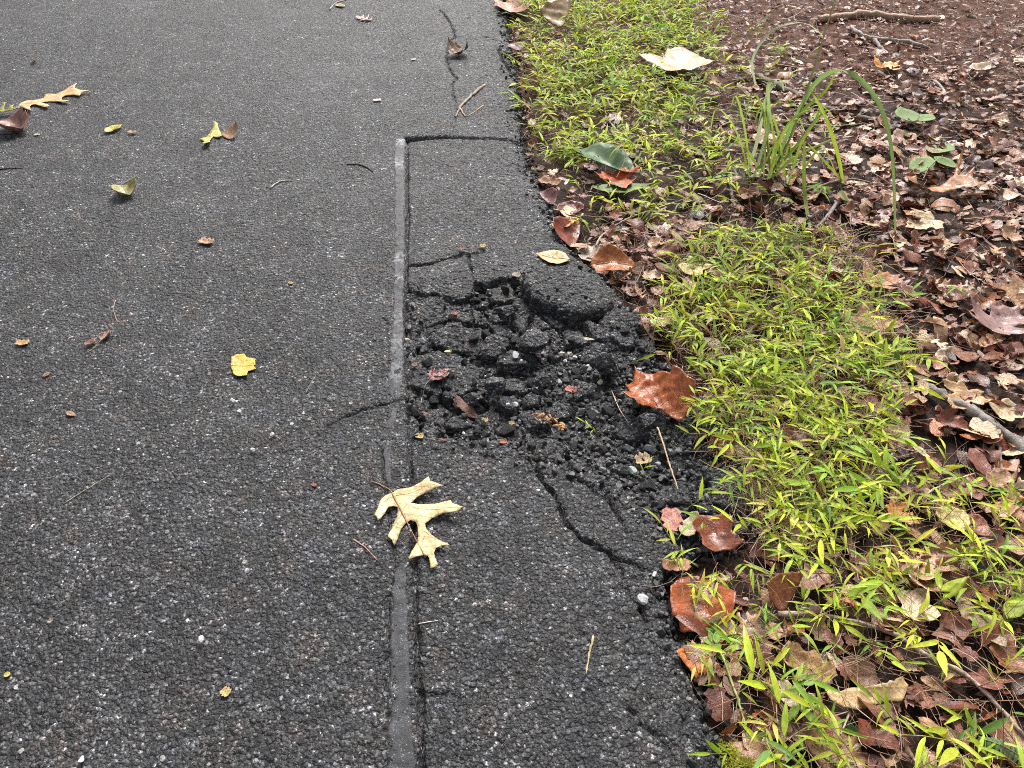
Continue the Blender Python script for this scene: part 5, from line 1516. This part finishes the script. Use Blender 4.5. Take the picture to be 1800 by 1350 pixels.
def grass_mass(regions):
    VV, FF, CC, UU, SV, SF, SC = [], [], [], [], [], [], []
    off = soff = 0
    for (P, n, h, nl, l0, l1, dens) in regions:
        c = sample_poly(P, n, rq)
        c = c[poly_sd(c[:, 0], c[:, 1], P) > 0.16 * rq.random(len(c)) ** 2 + 0.12 * (fbm(c[:, 0] * 11, c[:, 1] * 11, 79, 2) - 0.5)]
        # clumpy
        cl = fbm(c[:, 0] * 11, c[:, 1] * 11, 77, 3)
        c = c[cl + rq.normal(size=len(c)) * .07 > dens]
        c = c[(edge_s(c[:, 0], c[:, 1]) < -0.005) & ~near_hero(c, 0.7)]
        cz = ground_h(c[:, 0], c[:, 1])
        for i, p in enumerate(c):
            pts_, lvs = gen_plant(rq, h, nl + rq.integers(-1, 2), l0, l1)
            b = np.array([p[0], p[1], cz[i]])
            base = GREENS[rq.choice(len(GREENS), p=GRW)]
            for (q, Rm_, ln, wf) in lvs:
                V, F, U = BL_LO[rq.integers(len(BL_LO))]
                VV.append((V * np.array([ln, ln * wf, ln])) @ Rm_.T + q + b)
                FF.append(F + off)
                UU.append(U)
                off += len(V)
                cc = base * rq.uniform(.6, 1.3)
                if rq.random() < 0.07:
                    cc = np.array([0.42, 0.30, 0.12]) * rq.uniform(.6, 1.3)
                CC.append(np.tile(np.append(cc, 1), (len(V), 1)))
            TV, TF = tube(np.array(pts_[::2]) + b, [0.0007] * 5, 3, False)
            SV.append(TV)
            SF.append(TF + soff)
            soff += len(TV)
            SC.append(np.tile(np.append(np.array([0.30, 0.26, 0.07]) * rq.uniform(.6, 1.3), 1), (len(TV), 1)))
    o = link('stiltgrass_carpet', mesh_np('stiltgrass_carpet', np.vstack(VV), np.vstack(FF), M['greenmass'], True, {'Col': ('FLOAT_COLOR', np.vstack(CC)), 'luv': ('FLOAT_VECTOR', np.vstack(UU))}), kind='stuff')
    tag(o, 'dense carpet of small bright green stiltgrass along the road edge', 'grass', kind='stuff')
    s = link('stems', mesh_np('stems', np.vstack(SV), np.vstack(SF), M['vcol'], True, {'Col': ('FLOAT_COLOR', np.vstack(SC))}), o)
grass_mass([(W1, 2500, 0.08, 5, 0.030, 0.060, 0.42), (W2, 900, 0.07, 5, 0.026, 0.052, 0.45), (W3, 220, 0.07, 5, 0.026, 0.05, 0.44), (W4, 210, 0.065, 5, 0.02, 0.042, 0.44),
            (poly_world([(1240, 20), (1400, 60), (1480, 250), (1450, 400), (1330, 400), (1300, 200)]), 120, 0.07, 5, 0.03, 0.05, 0.45)])

# individual sprigs, the nearest ones with every leaf a part
leaf_meshes = [mesh_np('leaf', V, F, M['green'], True, {'luv': ('FLOAT_VECTOR', U)}) for V, F, U in BL_HI]
PLV = []
for k in range(16):
    pts_, lvs = gen_plant(rq, 0.085 if k < 8 else 0.10, 4 + k % 3, 0.032, 0.058)
    TV, TF = tube(np.array(spline(pts_, 9)), [0.0010 - 0.00005 * j for j in range(9)], 4, False)
    stem_me = mesh_np('stem', TV, TF, M['stem'])
    V_, F_, U_, off = [], [], [], 0
    for (q, Rm_, ln, wf) in lvs:
        V, F, U = BL_HI[rq.integers(5)]
        V_.append((V * np.array([ln, ln * wf, ln])) @ Rm_.T + q)
        F_.append(F + off)
        U_.append(U)
        off += len(V)
    PLV.append((stem_me, lvs, mesh_np('foliage', np.vstack(V_), np.vstack(F_), M['green'], True, {'luv': ('FLOAT_VECTOR', np.vstack(U_))})))

def sprig(p, z, k, scale, rz, color, label, group, leaves=True, name='stiltgrass_sprig'):
    e = link(name, None, None, (p[0], p[1], z))
    e.rotation_euler = (0, 0, rz)
    e.scale = (scale,) * 3
    tag(e, label, 'weed', group)
    st, lvs, fol = PLV[k]
    so = link('stem', st, e)
    so.color = (0.30 * rq.uniform(.7, 1.2), 0.27 * rq.uniform(.7, 1.1), 0.06, 1)
    if leaves:
        for (q, Rm_, ln, wf) in lvs:
            lo = link('leaf', leaf_meshes[rq.integers(5)], e)
            lo.matrix_basis = Matrix.Translation(Vector(q)) @ Matrix(Rm_.tolist()).to_4x4() @ Matrix.Diagonal((ln, ln * wf, ln, 1))
            lo.color = (*(color * rq.uniform(.75, 1.25)), 1)
    else:
        fo = link('foliage', fol, e)
        fo.color = (*color, 1)
    return e

LB4 = 'stiltgrass sprig with lance shaped green leaves in the bottom right undergrowth'
LB3 = 'stiltgrass sprig in the patch between the hole and the long branch'
LB2 = 'stiltgrass sprig growing in the patch right beside the crumbled hole'
GNAME = ['green', 'lime', 'fresh green', 'pale yellow', 'olive', 'straw yellow', 'dark green']
def sprigs(P, n, label, group, leaves, smin, smax, dens=0.3, minz=None):
    c = sample_poly(P, n * 3, rq)
    cl = fbm(c[:, 0] * 7, c[:, 1] * 7, 78, 3)
    c = c[(cl + rq.normal(size=len(c)) * .08 > dens) & (edge_s(c[:, 0], c[:, 1]) < 0.0) & ~near_hero(c, 0.9)][:n]
    cz = ground_h(c[:, 0], c[:, 1])
    for i, p in enumerate(c):
        sc_, gi, kk = rq.uniform(smin, smax), rq.choice(7, p=GRW), rq.integers(16)
        szn = 'large' if sc_ > smin + 0.66 * (smax - smin) else ('small' if sc_ < smin + 0.33 * (smax - smin) else 'middling')
        lm = landmark(p)
        lab = '%s %s %s leaved stiltgrass sprig %s the %s' % (szn, GNAME[gi], ('four', 'five', 'six')[kk % 3], side_of(p, LANDP[lm]), lm)
        sprig(p, cz[i], kk, sc_, rq.uniform(0, 6.28), GREENS[gi], lab, group, leaves)
sprigs(W4, 125, LB4, 'stiltgrass sprigs in the bottom right', True, 0.55, 1.15, 0.40)
sprigs(W3, 110, LB3, 'stiltgrass sprigs of the lower patch', True, 0.65, 1.0, 0.38)
sprigs(W2, 55, LB2, 'stiltgrass sprigs of the middle patch', False, 0.65, 1.0, 0.40)
# singly placed sprigs at the asphalt edge
for (px, py, sc_, lab) in [(1190, 905, 0.8, 'small sprig growing out of the pink brown leaf piece'), (1262, 925, 0.9, 'sprig standing over the dark red curled leaf'), (1262, 1000, 0.7, 'sprig above the glossy red leaf'),
                           (1160, 1000, 0.7, 'sprig at the asphalt edge left above the glossy red leaf'), (1225, 775, 0.9, 'sprig right of the brown lobed leaf'), (1140, 612, 0.9, 'pale sprig reaching over the right broken slab'),
                           (1055, 755, 0.4, 'tiny seedling growing in the gravel right of the wood scrap'), (1120, 842, 0.5, 'tiny yellow green sprig beside the greenish stone'), (1330, 1210, 1.2, 'upright sprig beside the moss'),
                           (1400, 1290, 1.5, 'tall sprig with long leaves in front of the dull brown leaf'), (1035, 400, 0.9, 'pale sprig at the road edge near the purplish leaf'), (1330, 1330, 1.3, 'broad bladed sprig at the bottom border'),
                           (1480, 800, 0.9, 'sprig at the end of the pale jointed twig'), (1720, 880, 1.0, 'sprig next to the fork of the long branch'), (1665, 520, 0.8, 'lone upright sprig in the right litter')]:
    g = G(px, py, -0.02)
    sprig((g.x, g.y), surf1(g.x, g.y), rq.integers(16), sc_, rq.uniform(0, 6.28), GREENS[rq.choice(3)], lab, None, True)

# ------------------------------------------------------------------ other plants
def ribbon(path, widths, side=None, fold=0.3):
    path = [np.array(p, float) for p in path]
    n = len(path)
    V, F, U = [], [], []
    for i, p in enumerate(path):
        d = path[min(i + 1, n - 1)] - path[max(i - 1, 0)]
        d /= np.linalg.norm(d) + 1e-9
        s = np.array(side if side is not None else (0.8, -0.6, 0.1), float)
        s = s - d * (s @ d)
        s /= np.linalg.norm(s) + 1e-9
        nn = np.cross(d, s)
        w = widths[i] / 2
        for k in (-1, 0, 1):
            V.append(p + s * k * w + nn * abs(k) * w * fold)
            U.append((i / (n - 1), k * .4, 0))
    for i in range(n - 1):
        for k in range(2):
            a = i * 3 + k
            F += [(a, a + 3, a + 4), (a, a + 4, a + 1)]
    return np.array(V), np.array(F), np.array(U)

tb = G(1372, 322, -0.01)
tz = surf1(tb.x, tb.y)
tuft = link('grass_tuft', None, None, (tb.x, tb.y, tz))
tag(tuft, 'tall arching grass tuft with long blades at the rim of the litter', 'grass tuft')
BLADES = [  # path in photo pixels, depth offset from the tuft base, width px, colour
    ([(1350, 325), (1385, 235), (1420, 165), (1445, 135), (1475, 124), (1505, 134), (1535, 165), (1555, 205), (1567, 260), (1572, 330), (1574, 425)], 0.02, 11, (0.22, 0.33, 0.10)),
    ([(1345, 330), (1380, 262), (1408, 190), (1440, 90), (1470, -10)], 0.0, 6, (0.13, 0.13, 0.05)),
    ([(1310, 318), (1330, 250), (1342, 190), (1358, 150), (1390, 140)], 0.04, 10, (0.40, 0.46, 0.26)),
    ([(1322, 322), (1350, 222), (1350, 150), (1372, 140), (1378, 160)], -0.03, 9, (0.34, 0.42, 0.18)),
    ([(1482, 325), (1474, 280), (1458, 225), (1440, 185), (1425, 160)], -0.04, 10, (0.30, 0.38, 0.04)),
    ([(1480, 318), (1450, 285), (1420, 252)], -0.05, 8, (0.24, 0.33, 0.05)),
    ([(1300, 190), (1345, 200), (1400, 215), (1460, 220), (1515, 217)], 0.1, 6, (0.30, 0.36, 0.12)),
    ([(1328, 150), (1322, 105), (1350, 60), (1385, 42), (1420, 42), (1450, 66)], 0.05, 5, (0.40, 0.46, 0.28)),
    ([(1414, 250), (1414, 330), (1420, 380), (1429, 425)], -0.1, 8, (0.26, 0.36, 0.06)),
    ([(1478, 335), (1500, 375), (1545, 430)], -0.14, 11, (0.30, 0.40, 0.16)),
    ([(1345, 330), (1395, 262), (1430, 215), (1440, 195)], 0.03, 8, (0.18, 0.28, 0.04)),
    ([(1350, 330), (1362, 260), (1400, 205), (1450, 160), (1468, 128)], 0.04, 9, (0.30, 0.40, 0.04)),
    ([(1340, 325), (1310, 260), (1280, 240)], 0.0, 8, (0.28, 0.37, 0.06)),
    ([(1345, 325), (1400, 275), (1450, 250), (1475, 240)], -0.02, 7, (0.34, 0.43, 0.06)),
]
rt = np.random.default_rng(8)
for k in range(14):
    bx = 1330 + rt.uniform(-35, 60)
    tx = bx + rt.uniform(-70, 110)
    ty = rt.uniform(150, 260)
    BLADES.append(([(bx, 325 + rt.uniform(-12, 12)), (bx * .6 + tx * .4, ty + 40 + rt.uniform(-10, 20)), (tx, ty), (tx + (tx - bx) * rt.uniform(.2, .6), ty + rt.uniform(0, 60))], rt.uniform(-.06, .06), rt.uniform(4, 7), tuple(np.array((0.28, 0.37, 0.06)) * rt.uniform(.7, 1.4))))
for path, dy, wpx, colr in BLADES:
    Yp = tb.y + dy
    ye = G(*path[-1], -0.005).y
    low = path[-1][1] > 400
    m_ = len(path) - 1
    w = [np.array(GY(px, py, Yp + ((ye - Yp) * (i / m_) ** 1.5 if low else 0))) for i, (px, py) in enumerate(path)]
    # keep the ends that reach the ground above it
    for q in w:
        q[2] = max(q[2], surf1(q[0], q[1]) + 0.002)
    n = 18
    sp = spline(w, n)
    q = (G(path[0][0] + 1, path[0][1]) - G(*path[0])).length
    ww = [q * wpx * 0.7 * (0.35 + 0.65 * math.sin(math.pi * min(1, 0.18 + 0.82 * i / (n - 1)))) for i in range(n)]
    V, F, U = ribbon(sp, ww)
    bo = link('blade', mesh_np('blade', V - np.array(tuft.location), F, M['green'], True, {'luv': ('FLOAT_VECTOR', U)}), tuft)
    bo.color = (*colr, 1)

def broad_plant(name, label, px, py, leaves, color, h=0.03, kind='ovate', mat='green', width=1.2, seed=0, cat='seedling', stemcol=(0.25, 0.24, 0.1)):
    """leaves: list of (base px, tip px, height above soil)"""
    g = G(px, py, -0.01)
    z = surf1(g.x, g.y)
    e = link(name, None, None, (g.x, g.y, z))
    tag(e, label, cat)
    r = np.random.default_rng(seed)
    for j, (b, t, hh) in enumerate(leaves):
        A, B = G(*b, z + hh), G(*t, z + hh)
        L = math.hypot(B.x - A.x, B.y - A.y)
        ang = math.atan2(B.y - A.y, B.x - A.x)
        o2 = outline(kind, r, 0.05)
        o2[:, 1] *= width
        UV, F = leaf_geom(o2, 0.09, r, 0.003)
        V = leaf_deform(UV, L, 0.6, 0.8, 0.02, 0.15, seed + j, 0.0)
        V2, F2 = solid(V, F, 0.0005)
        luv = np.zeros((len(V2), 3))
        luv[:, :2] = np.vstack([UV, UV])
        lo = link('leaf', mesh_np('leaf', V2, F2, M[mat], True, {'luv': ('FLOAT_VECTOR', luv)}), e, (A.x - g.x, A.y - g.y, hh))
        lo.rotation_euler = (r.normal() * .15, r.normal() * .15, ang)
        lo.color = (*(np.array(color) * r.uniform(.85, 1.15)), 1)
        TV, TF = tube([(0, 0, -0.005), ((A.x - g.x) * .4, (A.y - g.y) * .4, hh * .7), (A.x - g.x, A.y - g.y, hh)], [0.0012, 0.001, 0.0008], 4)
        so = link('stem', mesh_np('stem', TV, TF, M['stem']), e)
        so.color = (*stemcol, 1)
    return e

def mat_mottle():
    m = NT('mottled_leaf')
    luv = m.n('Attribute', {'attribute_name': 'luv'}).outputs['Vector']
    c = m.n('ObjectInfo').outputs['Color']
    nz = m.noise(luv, 14.0, 4.0, 0.7)
    col = m.mix(m.ramp(nz, [(0.5, 0.0), (0.62, 1.0)]), c, (0.10, 0.17, 0.06, 1))
    return m.done(col, 0.7, m.bump(nz, 0.001), 0.25)
M['mottle'] = mat_mottle()
broad_plant('mottled_seedling', 'pale mottled three leaf seedling above the big golden oak leaf', 1640, 290, [((1637, 273), (1672, 252), .03), ((1640, 278), (1688, 294), .03), ((1634, 278), (1606, 298), .03)], (0.17, 0.24, 0.08), mat='mottle', width=1.15, seed=3)
broad_plant('mottled_seedling', 'upper pale mottled seedling with small lower leaves', 1600, 222, [((1603, 218), (1580, 192), .045), ((1605, 218), (1640, 200), .045), ((1602, 234), (1578, 240), .02), ((1604, 236), (1630, 232), .02)], (0.16, 0.22, 0.08), mat='mottle', width=1.15, seed=4)
broad_plant('broad_weed', 'yellow green weed with upright oblong leaves near the right border', 1650, 1090, [((1652, 1040), (1645, 998), .05), ((1652, 1042), (1705, 1010), .05), ((1655, 1055), (1698, 1022), .045), ((1650, 1058), (1662, 1084), .03)], (0.40, 0.48, 0.03), kind='lance', width=0.9, seed=5, cat='weed')
broad_plant('broad_weed', 'olive oblong leaf weed at the right border', 1775, 1100, [((1768, 1092), (1792, 1034), .04), ((1772, 1092), (1820, 1030), .04)], (0.34, 0.40, 0.04), kind='lance', width=1.0, seed=6, cat='weed')
broad_plant('broad_weed', 'weed with long lance leaves in front of the golden brown leaf', 1408, 1240, [((1408, 1212), (1368, 1226), .05), ((1412, 1218), (1466, 1256), .05), ((1406, 1235), (1440, 1284), .04), ((1404, 1238), (1384, 1268), .04), ((1402, 1198), (1420, 1184), .06), ((1412, 1205), (1440, 1192), .06)], (0.24, 0.37, 0.04), kind='lance', width=1.4, seed=7, cat='weed')
broad_plant('round_leaf_weed', 'small round dark green leaves at the asphalt edge above the moss', 1270, 1232, [((1262, 1232), (1243, 1238), .012), ((1268, 1230), (1284, 1226), .012)], (0.16, 0.28, 0.03), kind='round', width=1.0, seed=8, cat='weed')
broad_plant('round_leaf_weed', 'dark green round leaves beside the dull brown leaf', 1500, 1295, [((1500, 1290), (1480, 1270), .015), ((1502, 1290), (1520, 1282), .015), ((1495, 1298), (1475, 1306), .012)], (0.07, 0.15, 0.03), kind='round', width=1.0, seed=9, cat='weed')
broad_plant('spoon_leaf_weed', 'spoon leaved weed inside the small grass tuft at the road edge', 1256, 1135, [((1256, 1134), (1232, 1124), .03), ((1256, 1132), (1244, 1108), .03), ((1258, 1132), (1262, 1106), .035), ((1256, 1138), (1232, 1146), .02)], (0.22, 0.36, 0.04), kind='ovate', width=0.8, seed=10, cat='weed')

def spray(name, label, px, py, n, L, wid, color, el0, el1, seed, up=0.0):
    g = G(px, py, -0.01)
    z = surf1(g.x, g.y)
    e = link(name, None, None, (g.x, g.y, z))
    tag(e, label, 'grass tuft')
    r = np.random.default_rng(seed)
    for k in range(n):
        a = r.uniform(0, 6.28)
        el = r.uniform(el0, el1)
        ln = L * r.uniform(.6, 1.1)
        p = np.array([0, 0, up * r.random()])
        path = [p]
        for j in range(6):
            el -= 0.12
            p = p + ln / 6 * np.array([math.cos(a) * math.cos(el), math.sin(a) * math.cos(el), math.sin(el)])
            path.append(p)
        V, F, U = ribbon(path, [wid * (1 - (j / 6) ** 2) + 0.0002 for j in range(7)], side=(-math.sin(a), math.cos(a), 0.2))
        b = link('blade', mesh_np('blade', V, F, M['green'], True, {'luv': ('FLOAT_VECTOR', U)}), e)
        b.color = (*(np.array(color) * r.uniform(.7, 1.3)), 1)
spray('grass_tuft', 'small spiky grass tuft at the asphalt edge under the glossy leaf', 1260, 1145, 34, 0.075, 0.0022, (0.20, 0.30, 0.05), 0.2, 1.2, 31)
spray('star_moss_sprout', 'dark green bottlebrush sprout above the small round tan leaf', 1342, 1105, 40, 0.022, 0.0014, (0.10, 0.22, 0.05), 0.2, 1.2, 32, up=0.05)

# fern frond at the bottom right corner
fb = G(1830, 1360, 0.0)
fz = surf1(fb.x, fb.y)
fern = link('fern_frond', None, None, (fb.x, fb.y, fz))
tag(fern, 'blue green fern frond in the bottom right corner', 'fern')
rach = [np.array(G(px, py, fz + hh)) - np.array(fern.location) for px, py, hh in [(1830, 1360, .01), (1795, 1330, .035), (1760, 1310, .045), (1725, 1298, .045)]]
sp = spline(rach, 14)
TV, TF = tube(sp, [0.0012] * 14, 4)
so = link('stem', mesh_np('stem', TV, TF, M['stem']), fern)
so.color = (0.2, 0.25, 0.1, 1)
for i in range(1, 14):
    for sgn in (-1, 1):
        d = sp[min(i + 1, 13)] - sp[i - 1]
        d /= np.linalg.norm(d)
        s = np.cross(d, (0, 0, 1)) * sgn
        ln = 0.028 * (1 - i / 16)
        path = [sp[i] + (s * .9 + d * .35) * ln * t + np.array([0, 0, -0.004 * t * t]) for t in np.linspace(0, 1, 5)]
        V, F, U = ribbon(path, [0.003, 0.006, 0.006, 0.004, 0.0005], side=d)
        lo = link('leaflet', mesh_np('leaflet', V, F, M['green'], True, {'luv': ('FLOAT_VECTOR', U)}), fern)
        lo.color = (0.12, 0.24, 0.09, 1)

# moss cushion at the foot of the road edge
MOSS = poly_world([(1262, 1290), (1290, 1282), (1312, 1310), (1345, 1325), (1358, 1360), (1372, 1420), (1290, 1430), (1272, 1350)])
mv = []
for k in range(6):
    V, F, U = blade(3, 0.35, 0.5, 0.3)
    mv.append((V, F))
c = sample_poly(MOSS, 2600, rq)
sdm = poly_sd(c[:, 0], c[:, 1], MOSS)
cz = np.maximum(surf(c[:, 0], c[:, 1]), -0.03) + 0.024 * sstep(0, 0.025, sdm) + 0.008 * (fbm(c[:, 0] * 60, c[:, 1] * 60, 88, 2) - .3)
P_, R_, S_, C_ = [], [], [], []
for i, p in enumerate(c):
    P_.append((p[0], p[1], cz[i]))
    R_.append(rotm((rq.normal() * .4, -rq.uniform(.2, 1.3), rq.uniform(0, 6.28))))
    S_.append(np.full(3, rq.uniform(.004, .009)))
    C_.append(np.array([(0.46, 0.46, 0.03), (0.34, 0.38, 0.025), (0.58, 0.54, 0.07)][rq.integers(3)]) * rq.uniform(.6, 1.2))
scatter_mass('moss', mv, P_, R_, S_, C_, M['greenmass'], 'yellow green moss cushion at the bottom road edge', 'moss', smooth=True, luv=[blade(3, .35, .5, .3)[2]] * 6)
